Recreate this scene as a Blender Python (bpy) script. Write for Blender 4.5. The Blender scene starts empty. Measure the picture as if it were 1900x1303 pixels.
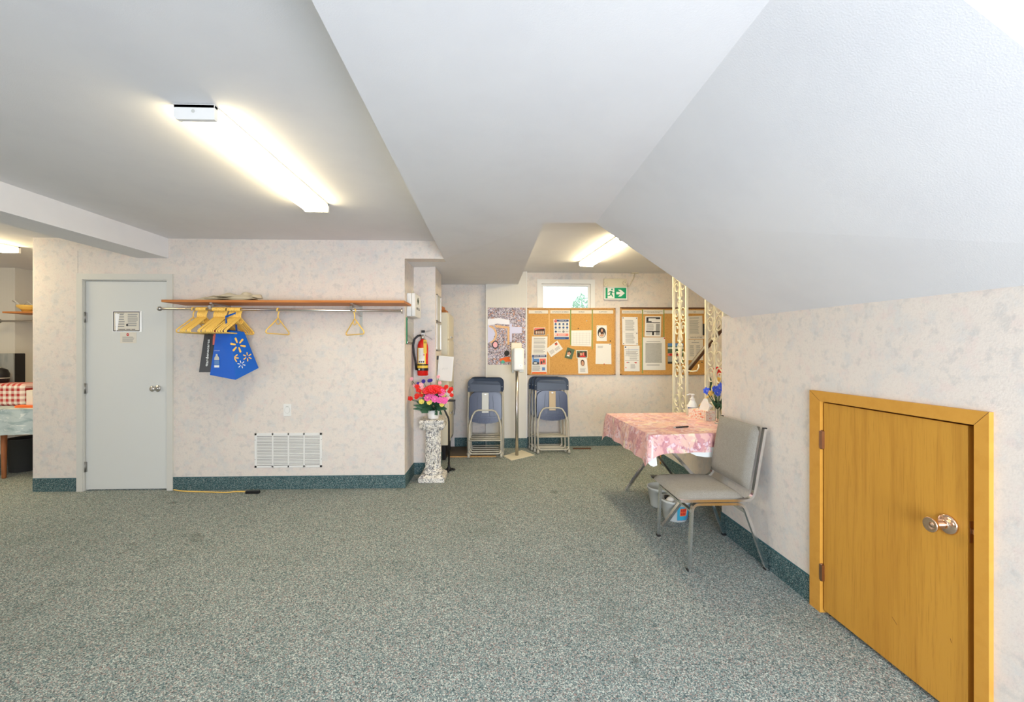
import bpy, bmesh, math, random
from mathutils import Vector, Matrix
PI = math.pi
rnd = random.Random(7)
scn = bpy.context.scene
COL = scn.collection

# ------------------------------------------------------------------ camera, world, light, exposure
F = 776.0; CX = 950.0; CY = 651.5; CAMZ = 1.36
TH = math.atan(25 / F); CT = math.cos(TH); ST = math.sin(TH)
cd = bpy.data.cameras.new('camera'); cam = bpy.data.objects.new('camera', cd); COL.objects.link(cam)
cam.location = (0, 0, CAMZ); cam.rotation_euler = (PI / 2, 0, -TH)
cd.sensor_width = 36; cd.lens = F / 1900 * 36; cd.clip_start = 0.05
scn.camera = cam
scn.view_settings.view_transform = 'Standard'; scn.view_settings.look = 'None'
scn.view_settings.gamma = 1; scn.view_settings.exposure = 0.14
scn.view_settings.use_curve_mapping = False
w = bpy.data.worlds.new('world'); scn.world = w; w.use_nodes = True
w.node_tree.nodes['Background'].inputs[0].default_value = (0.92, 0.96, 1, 1)
w.node_tree.nodes['Background'].inputs[1].default_value = 2.2

def area(name, loc, size, sizey, power, color, look):
    l = bpy.data.lights.new(name, 'AREA'); l.shape = 'RECTANGLE'; l.size = size; l.size_y = sizey
    l.energy = power; l.color = color
    o = bpy.data.objects.new(name, l); COL.objects.link(o); o.location = loc
    o.rotation_euler = (Vector(look) - Vector(loc)).to_track_quat('-Z', 'Y').to_euler()
    return o
LAMP = 25.5          # fluorescent diffusers
DAY = 158.0
area('daylight_window', (0.7, -1.62, 1.15), 1.7, 1.4, DAY, (0.80, 0.87, 1.0), (0.6, 2.0, 1.6))
area('added_side_fill', (-7.03, 0.0, 1.4), 1.4, 1.3, 30, (0.9, 0.94, 1.0), (-2, 1.5, 1.2))  # added fill lamp brightening the left side; no window is known there

# ------------------------------------------------------------------ pixel -> place helpers
def ray(px, py):
    a = (px - CX) / F; c = (CY - py) / F
    return Vector((a * CT + ST, -a * ST + CT, c))
def atY(px, py, Y):
    r = ray(px, py); t = Y / r.y; return Vector((r.x * t, Y, CAMZ + r.z * t))
def atX(px, py, X):
    r = ray(px, py); t = X / r.x; return Vector((X, r.y * t, CAMZ + r.z * t))
def atZ(px, py, Z):
    r = ray(px, py); t = (Z - CAMZ) / r.z; return Vector((r.x * t, r.y * t, Z))
def atP(px, py, p, n):
    r = ray(px, py); o = Vector((0, 0, CAMZ)); t = (p - o).dot(n) / r.dot(n); return o + r * t

# ------------------------------------------------------------------ materials
def mat(name, col, rough=0.6, metal=0.0, emit=0.0, alpha=1.0, trans=0.0, bump=0.0, bscale=300, spec=0.5, ior=1.45):
    m = bpy.data.materials.new(name); m.use_nodes = True
    nt = m.node_tree; b = nt.nodes['Principled BSDF']
    b.inputs['Base Color'].default_value = (*col, 1); b.inputs['Roughness'].default_value = rough
    b.inputs['Metallic'].default_value = metal; b.inputs['Alpha'].default_value = alpha
    b.inputs['Transmission Weight'].default_value = trans; b.inputs['IOR'].default_value = ior
    b.inputs['Specular IOR Level'].default_value = spec
    if emit:
        b.inputs['Emission Color'].default_value = (*col, 1); b.inputs['Emission Strength'].default_value = emit
    if bump:
        n = nt.nodes.new('ShaderNodeTexNoise'); n.inputs['Scale'].default_value = bscale
        tc = nt.nodes.new('ShaderNodeTexCoord'); nt.links.new(tc.outputs['Object'], n.inputs['Vector'])
        bp = nt.nodes.new('ShaderNodeBump'); bp.inputs['Strength'].default_value = bump; bp.inputs['Distance'].default_value = 0.002
        nt.links.new(n.outputs['Fac'], bp.inputs['Height']); nt.links.new(bp.outputs['Normal'], b.inputs['Normal'])
    return m
def srgb(r, g, b):
    f = lambda c: (c / 255 / 12.92) if c / 255 <= 0.04045 else ((c / 255 + 0.055) / 1.055) ** 2.4
    return (f(r), f(g), f(b))
def S(name, r, g, b, **k): return mat(name, srgb(r, g, b), **k)

def noisy(name, layers, rough=0.8, bump=None, base=(0.5, 0.5, 0.5), spec=0.3, metal=0):
    """layers: (kind, scale, detail, stretch, lo, hi, colour, amount) mixed one over the other"""
    m = bpy.data.materials.new(name); m.use_nodes = True
    nt = m.node_tree; N = nt.nodes; L = nt.links; b = N['Principled BSDF']
    b.inputs['Roughness'].default_value = rough; b.inputs['Specular IOR Level'].default_value = spec
    b.inputs['Metallic'].default_value = metal
    tc = N.new('ShaderNodeTexCoord'); cur = None
    for i, (kind, sc, det, st, lo, hi, colr, amt) in enumerate(layers):
        mp = N.new('ShaderNodeMapping'); mp.inputs['Scale'].default_value = st
        mp.inputs['Location'].default_value = (i * 3.7, i * 1.9, i * 5.3)
        L.new(tc.outputs['Object'], mp.inputs['Vector'])
        if kind == 'noise':
            t = N.new('ShaderNodeTexNoise'); t.inputs['Scale'].default_value = sc; t.inputs['Detail'].default_value = det
            t.inputs['Roughness'].default_value = 0.6; out = t.outputs['Fac']
        elif kind == 'swirl':
            t = N.new('ShaderNodeTexNoise'); t.inputs['Scale'].default_value = sc; t.inputs['Detail'].default_value = det
            t.inputs['Distortion'].default_value = 1.6; out = t.outputs['Fac']
        elif kind == 'wave':
            t = N.new('ShaderNodeTexWave'); t.inputs['Scale'].default_value = sc; t.inputs['Distortion'].default_value = 6
            t.inputs['Detail'].default_value = det; t.inputs['Detail Scale'].default_value = 0.6; out = t.outputs['Fac']
        else:
            t = N.new('ShaderNodeTexVoronoi'); t.inputs['Scale'].default_value = sc; out = t.outputs['Color']
            sx = N.new('ShaderNodeSeparateColor'); L.new(out, sx.inputs[0]); out = sx.outputs[0]
        L.new(mp.outputs['Vector'], t.inputs['Vector'])
        rg = N.new('ShaderNodeMapRange'); rg.inputs['From Min'].default_value = lo; rg.inputs['From Max'].default_value = hi
        rg.inputs['To Max'].default_value = amt; L.new(out, rg.inputs['Value'])
        mx = N.new('ShaderNodeMix'); mx.data_type = 'RGBA'
        L.new(rg.outputs['Result'], mx.inputs['Factor'])
        if cur is None: mx.inputs['A'].default_value = (*base, 1)
        else: L.new(cur, mx.inputs['A'])
        mx.inputs['B'].default_value = (*colr, 1); cur = mx.outputs['Result']
    L.new(cur, b.inputs['Base Color'])
    if bump:
        n = N.new('ShaderNodeTexNoise'); n.inputs['Scale'].default_value = bump[0]; n.inputs['Detail'].default_value = 3
        L.new(tc.outputs['Object'], n.inputs['Vector'])
        bp = N.new('ShaderNodeBump'); bp.inputs['Strength'].default_value = bump[1]; bp.inputs['Distance'].default_value = 0.004
        L.new(n.outputs['Fac'], bp.inputs['Height']); L.new(bp.outputs['Normal'], b.inputs['Normal'])
    return m
U = (1, 1, 1)
WALL = noisy('wallpaper', [
    ('noise', 9, 6, U, .50, .64, srgb(208, 209, 207), .55),
    ('noise', 13, 6, U, .52, .66, srgb(226, 209, 201), .55),
    ('noise', 19, 8, U, .54, .64, srgb(194, 192, 188), .45),
    ('noise', 80, 4, U, .5, .7, srgb(208, 198, 190), .45)], rough=.75, base=srgb(227, 218, 208), bump=(160, .12))
CEIL = noisy('ceiling_paint', [('noise', 3, 3, U, .45, .7, srgb(222, 222, 224), .6)], rough=.85, base=srgb(228, 228, 229), bump=(220, .10))
CARPET = noisy('carpet', [
    ('voronoi', 190, 0, U, .45, .6, srgb(90, 112, 115), .8),
    ('voronoi', 230, 0, U, .70, .78, srgb(204, 210, 202), .85),
    ('voronoi', 210, 0, U, .80, .86, srgb(160, 142, 136), .9),
    ('voronoi', 250, 0, U, .84, .88, srgb(58, 72, 74), .85),
    ('noise', 2.2, 4, U, .5, .8, srgb(92, 106, 98), .3),
    ('noise', 5, 2, U, .68, .74, srgb(70, 78, 72), .35)], rough=.95, base=srgb(137, 150, 147), bump=(420, .4), spec=.1)
COVE = noisy('carpet_base_strip', [
    ('voronoi', 190, 0, U, .45, .6, srgb(58, 86, 90), .8),
    ('voronoi', 230, 0, U, .76, .84, srgb(150, 162, 158), .85),
    ('voronoi', 250, 0, U, .8, .86, srgb(34, 48, 52), .85)], rough=.95, base=srgb(84, 112, 114), bump=(420, .4), spec=.1)
TEAL = S('teal_binding', 52, 96, 102, rough=.9)
DOORP = S('door_paint', 216, 218, 214, rough=.45)
TRIMP = S('trim_paint', 212, 211, 203, rough=.5)
PANELW = noisy('white_panel', [('wave', 18, 1, (1, 0, 0), .3, .9, srgb(214, 210, 200), .3)], rough=.6, base=srgb(222, 219, 210))
OAK = noisy('honey_maple_veneer', [
    ('wave', 3.0, 3, (1, 1.4, .12), .3, .95, srgb(178, 122, 40), .55),
    ('noise', 3.5, 6, (2, 8, .35), .5, .72, srgb(160, 104, 34), .5),
    ('noise', 14, 5, (2, 14, .5), .55, .7, srgb(150, 96, 34), .4)], rough=.42, base=srgb(202, 148, 58))
OAKF = noisy('honey_maple_trim', [('noise', 6, 4, (3, 3, 3), .45, .7, srgb(196, 138, 52), .5)], rough=.4, base=srgb(208, 152, 64))
SHELFW = noisy('shelf_wood', [('noise', 8, 4, (.3, 6, 6), .45, .65, srgb(170, 96, 44), .6)], rough=.5, base=srgb(198, 128, 68))
LEGW = noisy('turned_wood', [('noise', 8, 4, (6, 6, .5), .45, .65, srgb(120, 66, 34), .6)], rough=.5, base=srgb(158, 98, 58))
CHROME = mat('chrome', (.78, .79, .80), rough=.16, metal=1)
STEEL = mat('brushed_steel', (.62, .6, .57), rough=.32, metal=1)
DSTEEL = mat('dull_steel', (.42, .41, .39), rough=.4, metal=1)
BRASS = mat('rosy_brass', (.80, .56, .40), rough=.15, metal=1)
HINGE = mat('hinge_brass', (.45, .26, .16), rough=.35, metal=1)
CORK = noisy('cork', [('noise', 70, 4, U, .5, .7, srgb(178, 126, 62), .5), ('voronoi', 160, 0, U, .8, .9, srgb(160, 108, 52), .4)], rough=.9, base=srgb(208, 160, 92))
CORKF = noisy('board_frame_wood', [('noise', 10, 3, (4, 1, 4), .45, .7, srgb(168, 118, 62), .6)], rough=.5, base=srgb(198, 154, 96))
DWOOD = S('dark_brown_wood', 92, 56, 28, rough=.5)
BROWN = S('brown_rubber', 104, 92, 76, rough=.7)
WHITE = S('white_plastic', 232, 232, 228, rough=.35)
CREAM = S('cream_plastic', 222, 214, 190, rough=.4)
IVORY = S('ivory_enamel', 236, 230, 205, rough=.4)
GREYPL = S('grey_plastic', 196, 198, 190, rough=.35)
BLACK = S('black_plastic', 22, 22, 24, rough=.4)
DGREY = S('dark_grey_plastic', 48, 48, 52, rough=.5)
PAPER = S('paper', 232, 230, 224, rough=.8)
PAPERW = S('warm_paper', 226, 220, 206, rough=.8)
INK = S('grey_print', 158, 158, 156, rough=.8)
INKD = S('dark_print', 52, 52, 54, rough=.8)
NAVY = S('navy_print', 44, 72, 120, rough=.7)
SKYB = S('sky_print', 96, 140, 196, rough=.7)
SALMON = S('salmon_print', 232, 120, 104, rough=.7)
ORNG = S('orange_print', 236, 112, 50, rough=.7)
GREEN = S('sign_green', 10, 160, 112, rough=.35)
SIGNW = S('sign_white', 240, 244, 240, rough=.35)
TAPE = S('green_tape', 128, 156, 84, rough=.7)
REDP = S('red_print', 200, 44, 40, rough=.6)
SKIN = S('portrait_tone', 206, 156, 124, rough=.7)
HAIRP = S('dark_brown_print', 70, 40, 30, rough=.7)
DGREEN = S('dark_green_print', 84, 104, 80, rough=.7)
YEL = S('yellow_plastic', 246, 204, 104, rough=.4)
YELR = S('yellow_label', 232, 196, 70, rough=.5)
FRED = S('extinguisher_red', 212, 34, 26, rough=.25)
BLUEB = S('blue_bag_cloth', 0, 92, 192, rough=.6)
BLUEG = S('blue_bag_gusset', 10, 96, 206, rough=.55)
BAGK = S('black_bag_film', 34, 34, 34, rough=.35)
SPARK = S('golden_yellow_print', 246, 198, 96, rough=.6)
CHAIRB = S('slate_blue_plastic', 54, 66, 86, rough=.38)
CHAIRD = S('slate_blue_seat', 38, 50, 80, rough=.25)
CHAIRL = S('navy_seat_front', 26, 40, 76, rough=.25)
TUBE = mat('beige_grey_enamel', srgb(186, 182, 168), rough=.35, metal=.0)
GREYF = noisy('grey_upholstery', [('noise', 420, 2, U, .42, .6, srgb(134, 131, 124), .9), ('noise', 30, 3, U, .5, .7, srgb(148, 143, 132), .4)], rough=.95, base=srgb(170, 167, 158), bump=(600, .4), spec=.1)
LEAF = S('leaf_green', 56, 96, 66, rough=.5)
LEAFL = S('leaf_pale_green', 96, 128, 84, rough=.5)
GLASS = mat('clear_glass', (.96, .98, .97), rough=.03, trans=1, ior=1.3)
GEDGE = mat('green_glass_edge', srgb(60, 140, 100), rough=.1)
TRANSL = mat('translucent_plastic', srgb(222, 226, 222), rough=.3, alpha=.7)
GALV = S('louvre_white', 226, 226, 222, rough=.4)
VDARK = S('vent_dark', 92, 90, 84, rough=.8)
CLOTH = noisy('floral_pink_cloth', [
    ('noise', 3, 3, U, .47, .6, srgb(248, 212, 190), .7),
    ('swirl', 7, 3, U, .52, .56, srgb(208, 142, 152), .75),
    ('swirl', 13, 3, U, .55, .59, srgb(246, 220, 226), .85),
    ('swirl', 5, 2, U, .60, .66, srgb(250, 236, 206), .8),
    ('swirl', 18, 3, U, .58, .63, srgb(184, 118, 134), .6)], rough=.3, base=srgb(240, 188, 182), spec=.6)
BLUEC = noisy('blue_marbled_cloth', [
    ('swirl', 5, 5, (1, 1, 2.5), .45, .62, srgb(150, 172, 180), .9),
    ('swirl', 8, 4, (1, 1, 2.5), .56, .66, srgb(226, 232, 232), .9)], rough=.5, base=srgb(186, 202, 206))
MARBLE = noisy('black_veined_marble', [
    ('swirl', 30, 5, U, .50, .60, srgb(112, 114, 126), .8),
    ('swirl', 44, 4, U, .55, .61, srgb(44, 44, 48), .9),
    ('noise', 8, 2, U, .5, .7, srgb(214, 206, 190), .6)], rough=.35, base=srgb(236, 232, 222))
DIFF = bpy.data.materials.new('lamp_diffuser'); DIFF.use_nodes = True
_b = DIFF.node_tree.nodes['Principled BSDF']; _b.inputs['Base Color'].default_value = (.9, .9, .86, 1)
_b.inputs['Emission Color'].default_value = (1.0, .81, .48, 1); _b.inputs['Emission Strength'].default_value = LAMP

DIFFB = DIFF.copy(); DIFFB.name = 'bright_lamp_diffuser'; DIFFB.node_tree.nodes['Principled BSDF'].inputs['Emission Strength'].default_value = LAMP * 1.6
# ------------------------------------------------------------------ mesh builder
class MB:
    def __init__(s): s.v = []; s.f = []; s.m = []; s.sm = []; s.mats = []
    def mi(s, m):
        if m not in s.mats: s.mats.append(m)
        return s.mats.index(m)
    def raw(s, vs, fs, m, smooth=False):
        b = len(s.v); k = s.mi(m); s.v += [Vector(p) for p in vs]
        for f in fs: s.f.append([i + b for i in f]); s.m.append(k); s.sm.append(smooth)
        return s
    def bm(s, bm, m, smooth=False, M=None):
        bm.verts.index_update()
        s.raw([(M @ v.co if M else v.co.copy()) for v in bm.verts], [[v.index for v in f.verts] for f in bm.faces], m, smooth); bm.free(); return s
    def box(s, x0, x1, y0, y1, z0, z1, m, bev=0, M=None, seg=2):
        bm = bmesh.new(); bmesh.ops.create_cube(bm, size=1)
        for v in bm.verts: v.co = Vector((x0 + (v.co.x + .5) * (x1 - x0), y0 + (v.co.y + .5) * (y1 - y0), z0 + (v.co.z + .5) * (z1 - z0)))
        if bev: bmesh.ops.bevel(bm, geom=list(bm.edges), offset=bev, segments=seg, affect='EDGES', profile=.5)
        return s.bm(bm, m, False, M)
    def quad(s, a, b, c, d, m): return s.raw([a, b, c, d], [(0, 1, 2, 3)], m)
    def prism(s, pts, ext, m, smooth=False):
        n = len(pts); e = Vector(ext); P = [Vector(p) for p in pts]
        return s.raw(P + [p + e for p in P], [list(range(n)), list(range(2 * n - 1, n - 1, -1))] + [(i, (i + 1) % n, (i + 1) % n + n, i + n) for i in range(n)], m, smooth)
    def slab(s, a, b, c, d, thick, m):
        """quad a b c d given thickness along its back"""
        n = (Vector(b) - Vector(a)).cross(Vector(d) - Vector(a)).normalized()
        return s.prism([a, b, c, d], -n * thick, m)
    def tube(s, pts, r, m, n=8, closed=False, rect=None, up=None):
        P = [Vector(p) for p in pts]; N = len(P); rs = r if isinstance(r, (list, tuple)) else [r] * N
        vs = []; fs = []; nrm = None
        for i, p in enumerate(P):
            if closed: t = (P[(i + 1) % N] - P[i - 1])
            else: t = (P[min(i + 1, N - 1)] - P[max(i - 1, 0)])
            t.normalize()
            if nrm is None:
                u = Vector(up) if up else (Vector((0, 0, 1)) if abs(t.z) < .9 else Vector((1, 0, 0)))
                nrm = (u - t * u.dot(t)).normalized()
            else:
                q = nrm - t * nrm.dot(t); nrm = q.normalized() if q.length > 1e-6 else nrm
            bi = t.cross(nrm)
            if rect:
                wv, hv = rect[0] / 2, rect[1] / 2
                vs += [p + bi * (sx * wv) + nrm * (sy * hv) for sx, sy in ((-1, -1), (1, -1), (1, 1), (-1, 1))]
            else:
                vs += [p + (nrm * math.cos(2 * PI * k / n) + bi * math.sin(2 * PI * k / n)) * rs[i] for k in range(n)]
        k_ = 4 if rect else n
        for i in range(N if closed else N - 1):
            for k in range(k_):
                a = i * k_ + k; b = i * k_ + (k + 1) % k_; j = ((i + 1) % N) * k_
                fs.append((a, b, j + (k + 1) % k_, j + k))
        if not closed: fs += [list(range(k_ - 1, -1, -1)), [(N - 1) * k_ + k for k in range(k_)]]
        return s.raw(vs, fs, m, not rect)
    def lathe(s, prof, m, c=(0, 0, 0), n=24, M=None, smooth=True, cap=True):
        vs = []; fs = []; c = Vector(c)
        for r, z in prof:
            for k in range(n): vs.append(Vector((r * math.cos(2 * PI * k / n), r * math.sin(2 * PI * k / n), z)))
        for i in range(len(prof) - 1):
            for k in range(n): fs.append((i * n + k, i * n + (k + 1) % n, (i + 1) * n + (k + 1) % n, (i + 1) * n + k))
        if cap: fs += [list(range(n - 1, -1, -1)), [(len(prof) - 1) * n + k for k in range(n)]]
        vs = [(M @ v if M else v) + c for v in vs]
        return s.raw(vs, fs, m, smooth)
    def ball(s, c, r, m, seg=10, rings=7, M=None):
        r = r if isinstance(r, (tuple, list)) else (r, r, r); bm = bmesh.new()
        bmesh.ops.create_uvsphere(bm, u_segments=seg, v_segments=rings, radius=1)
        T = Matrix.Translation(Vector(c)) @ (M or Matrix()) @ Matrix.Diagonal((*r, 1)); return s.bm(bm, m, True, T)
    def disc(s, c, r, m, nrm=(0, -1, 0), n=16, th=0, rx=None):
        nn = Vector(nrm).normalized(); u = Vector((0, 0, 1)) if abs(nn.z) < .9 else Vector((0, 1, 0)); x = u.cross(nn).normalized(); y = nn.cross(x)
        pts = [Vector(c) + x * math.cos(2 * PI * k / n) * (rx or r) + y * math.sin(2 * PI * k / n) * r for k in range(n)]
        return s.prism(pts, -nn * (th or .0004), m)
    def text(s, body, o, right, up, size, m, align='CENTER', fit=None, bold=0.0):
        cu = bpy.data.curves.new('t', 'FONT'); cu.body = body; cu.size = 1; cu.align_x = align; cu.align_y = 'CENTER'; cu.resolution_u = 2; cu.offset = bold
        ob = bpy.data.objects.new('t', cu); COL.objects.link(ob); dg = bpy.context.evaluated_depsgraph_get(); dg.update()
        me = bpy.data.meshes.new_from_object(ob.evaluated_get(dg)); R = Vector(right).normalized(); Up = Vector(up).normalized()
        sx = size
        if fit:
            ww = max(v.co.x for v in me.vertices) - min(v.co.x for v in me.vertices); sx = fit / ww
        s.raw([Vector(o) + R * v.co.x * sx + Up * v.co.y * size for v in me.vertices], [list(p.vertices) for p in me.polygons], m)
        bpy.data.objects.remove(ob); bpy.data.curves.remove(cu); bpy.data.meshes.remove(me); return s
    def build(s, name, parent=None, label=None):
        me = bpy.data.meshes.new(name); off = Vector()
        p = parent
        while p is not None: off += p.location; p = p.parent
        me.from_pydata([v - off for v in s.v], [], s.f)
        for m in s.mats: me.materials.append(m)
        me.polygons.foreach_set('material_index', s.m); me.polygons.foreach_set('use_smooth', s.sm); me.update()
        bm = bmesh.new(); bm.from_mesh(me); bmesh.ops.recalc_face_normals(bm, faces=bm.faces); bm.to_mesh(me); bm.free()
        o = bpy.data.objects.new(name, me); COL.objects.link(o); o.parent = parent
        if label: o['label'] = label
        return o

def tag(o, label, cat, group=None, kind=None):
    o['label'] = label; o['category'] = cat
    if group: o['group'] = group
    if kind: o['kind'] = kind
    return o
def thing(name, label, cat, loc, group=None):
    o = bpy.data.objects.new(name, None); o.empty_display_size = .05; COL.objects.link(o); o.location = loc
    return tag(o, label, cat, group)
def struct(name, mb, parent=None):
    o = mb.build(name, parent); o['kind'] = 'structure'; return o
def dup(root, loc, rot=None, label=None, group=None):
    r = root.copy(); COL.objects.link(r); r.location = loc
    if rot is not None: r.rotation_euler = rot
    if label: r['label'] = label
    if group: r['group'] = group
    for ch in root.children:
        c = ch.copy(); COL.objects.link(c); c.parent = r
        for g in ch.children:
            d = g.copy(); COL.objects.link(d); d.parent = c
    return r

# ------------------------------------------------------------------ the setting
CEILZ = 2.458; BULKZ = 2.279; YA = 4.19; XR = 1.687; YB = 5.96; YN = 5.94; YP = 5.87; CZ2 = 2.479
struct('floor', MB().box(-9, 3.2, -2.75, 6.5, -.05, 0, CARPET))
c = MB().box(-9, -.3, -2.75, 6.5, CEILZ, CEILZ + .1, CEIL).box(-.3, 2.2, -2.75, 3.0, CEILZ, CEILZ + .1, CEIL)
struct('ceiling', c)
struct('ceiling_alcove', MB().box(.2, 3.2, 3.0, 6.2, CZ2, CZ2 + .1, CEIL))
# bulkhead: long dropped soffit from camera to the niche
bl0 = atZ(578, 0, BULKZ); bl1 = atZ(823.7, 480.5, BULKZ); br0 = atZ(1009, 413.7, BULKZ); br1 = Vector((.272, YN, BULKZ + .02))
A = atZ(1105, 413.5, BULKZ); E = atZ(1430, 0, BULKZ)
dirl = (bl1 - bl0) / (bl1.y - bl0.y)
nb = bl0 + dirl * (-2.7 - bl0.y)
zb = BULKZ
def up(p, z): return Vector((p.x, p.y, z))
poly = [Vector((nb.x, -2.7, zb)), bl1, Vector((-1.5, YA + .005, zb)), Vector((-1.5, YN + .06, zb + .02)), Vector((br1.x, YN + .06, zb + .02)), br0, A, Vector((E.x, E.y, zb)), Vector((E.x, -2.7, zb))]
m = MB(); n = len(poly)
m.raw(poly + [up(p, 2.62) for p in poly], [list(range(n))] + [list(range(2 * n - 1, n - 1, -1))] + [(i, (i + 1) % n, (i + 1) % n + n, i + n) for i in range(n)], CEIL)
me_ = struct('ceiling_bulkhead', m)
# stair soffit
B = atX(1342, 579.5, XR); Cc = atX(1358, 590, XR); D = atX(1900, 530, XR)
YS = .84
dz = (D.z - Cc.z) / (D.y - Cc.y); Dn = Vector((XR, YS, Cc.z + dz * (YS - Cc.y))); En = Vector((E.x, YS, zb))
m = MB()
sv = [A, E, En, Dn, Cc, B]
top = [up(p, CEILZ) for p in sv]
m.raw(sv + top, [(0, 1, 2), (0, 2, 3), (0, 3, 4), (0, 4, 5)] + [(i, (i + 1) % 6, (i + 1) % 6 + 6, i + 6) for i in range(6)] + [(6, 7, 8, 9, 10, 11)], CEIL)
struct('ceiling_stair_soffit', m)
m = MB().box(-3.525, -3.22, -2.7, YA, 2.267, CEILZ + .05, CEIL)
struct('ceiling_beam', m)

# wall with door and coat rail
xL = atY(62, 650, YA).x; XC = -.933
dX0 = atY(153, 650, YA).x; dX1 = atY(313, 650, YA).x; dZ = atY(235, 517, YA).z
m = MB().box(xL, dX0, YA, YA + .14, 0, CEILZ, WALL).box(dX1, XC, YA, YA + .14, 0, CEILZ, WALL).box(dX0, dX1, YA, YA + .14, dZ, CEILZ, WALL)
m.box(XC, bl1.x - .002, YA, YA + .14, BULKZ, CEILZ, WALL)
sx = atY(144.5, 480, YA).x
m.box(sx - .001, sx + .001, YA - .0008, YA, dZ + .05, 2.33, INK)
struct('wall_front', m)
YC = 4.636; XC2 = -.6957; YC2 = 5.12
m = MB().box(XC - .14, XC, YA + .14, YC + .1, 0, zb, WALL)
struct('wall_return', m)
m = MB().box(XC, XC2, YC, YC2, 0, zb + .01, WALL); struct('wall_pier', m)
m = MB().box(-1.5, -.176, YN, YN + .1, 0, zb + .03, WALL); struct('wall_niche', m)
m = MB().box(-1.5, -1.4, YC2, YN, 0, zb + .02, WALL); struct('wall_niche_side', m)
px0 = atY(902, 650, YP).x; px1 = atY(977.5, 650, YP).x
m = MB().box(px0, px1, YP, YN + .1, 0, CZ2, PANELW)
for xx in (px0, px1): m.box(xx - .004, xx + .004, YP - .004, YP, 0, CZ2, WHITE)
struct('wall_panel', m)
# back wall with window hole
wx0 = atY(1004.6, 550, YB).x; wx1 = atY(1095.8, 550, YB).x; wz1 = atY(1050, 526.8, YB).z; wz0 = 1.935
m = MB().box(px1, wx0, YB, YB + .16, 0, CZ2, WALL).box(wx1, 3.02, YB, YB + .16, 0, CZ2, WALL).box(wx0, wx1, YB, YB + .16, 0, wz0, WALL).box(wx0, wx1, YB, YB + .16, wz1, CZ2, WALL)
struct('wall_back', m)
struct('wall_stairs', MB().box(3.0, 3.1, -.5, YB, 0, CZ2, WALL))
# right wall, with low door opening
DY0 = 1.417; DY1 = 2.122; DZT = 1.10
m = MB().box(XR, XR + .12, -2.7, DY0, 0, CEILZ, WALL).box(XR, XR + .12, DY1, 3.109, 0, 1.62, WALL).box(XR, XR + .12, DY0, DY1, DZT, CEILZ, WALL)
struct('wall_right', m)
struct('wall_cupboard', MB().box(XR + .3, XR + .34, 1.2, 2.4, 0, 1.5, BROWN))
# knee wall under ironwork
m = MB().box(1.955, 2.06, 3.0, 4.95, 0, .48, WALL).box(1.945, 2.07, 3.0, 4.96, .48, .50, IVORY); struct('wall_knee', m)
struct('trim_1', MB().box(1.945, 2.07, 4.96, 4.985, 0, .50, OAKF))
struct('wall_knee_end', MB().box(XR + .12, 1.95, 3.02, 3.109, 0, .50, WALL))
# side room on the far left
m = MB().box(-9, atY(28, 500, 5.72).x, 5.72, 6.05, 0, CEILZ, PANELW); struct('wall_side_room', m)
m = MB().box(-9, -4.55, 6.05, 6.15, 0, CEILZ, WALL).box(-4.65, -4.55, YA + .14, 6.05, 0, CEILZ, WALL)
struct('wall_side_room_corner', m)
struct('wall_left', MB().box(-7.15, -7.05, -1.85, -.7, 0, CEILZ, WALL).box(-7.15, -7.05, .7, 5.72, 0, CEILZ, WALL).box(-7.15, -7.05, -.7, .7, 0, .75, WALL).box(-7.15, -7.05, -.7, .7, 2.05, CEILZ, WALL))  # unseen wall; its opening is added to seat the side fill lamp
# wall behind the camera, with a window opening for the daylight
m = MB().box(-9, -.2, -1.85, -1.7, 0, CEILZ, WALL).box(1.6, 1.8, -1.85, -1.7, 0, CEILZ, WALL).box(-.2, 1.6, -1.85, -1.7, 0, .4, WALL).box(-.2, 1.6, -1.85, -1.7, 1.9, CEILZ, WALL)
struct('wall_behind', m)

# carpet base strips
def cove(name, x0, x1, y0, y1, h=.125):
    struct(name, MB().box(x0, x1, y0, y1, 0, h, COVE).box(x0 - .0005, x1 + .0005, y0 - .0005, y1 + .0005, h, h + .004, TEAL))
cove('baseboard_front_left', xL, atY(142, 900, YA).x, YA - .008, YA)
cove('baseboard_front', atY(322, 900, YA).x, XC + .008, YA - .008, YA)
cove('baseboard_return', XC, XC + .008, YA, YC - .008)
cove('baseboard_pier', XC, XC2 + .008, YC - .008, YC)
cove('baseboard_pier_side', XC2, XC2 + .008, YC, YC2)
cove('baseboard_niche', -.62, px0, YN - .008, YN, .13)
cove('baseboard_panel', px0, px1 + .006, YP - .008, YP, .13)
cove('baseboard_back', px1 + .006, 2.99, YB - .008, YB, .13)
cove('baseboard_right', XR - .008, XR, 2.192, 3.109, .14)
cove('baseboard_knee', 1.947, 1.955, 3.11, 4.95, .13)

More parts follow.
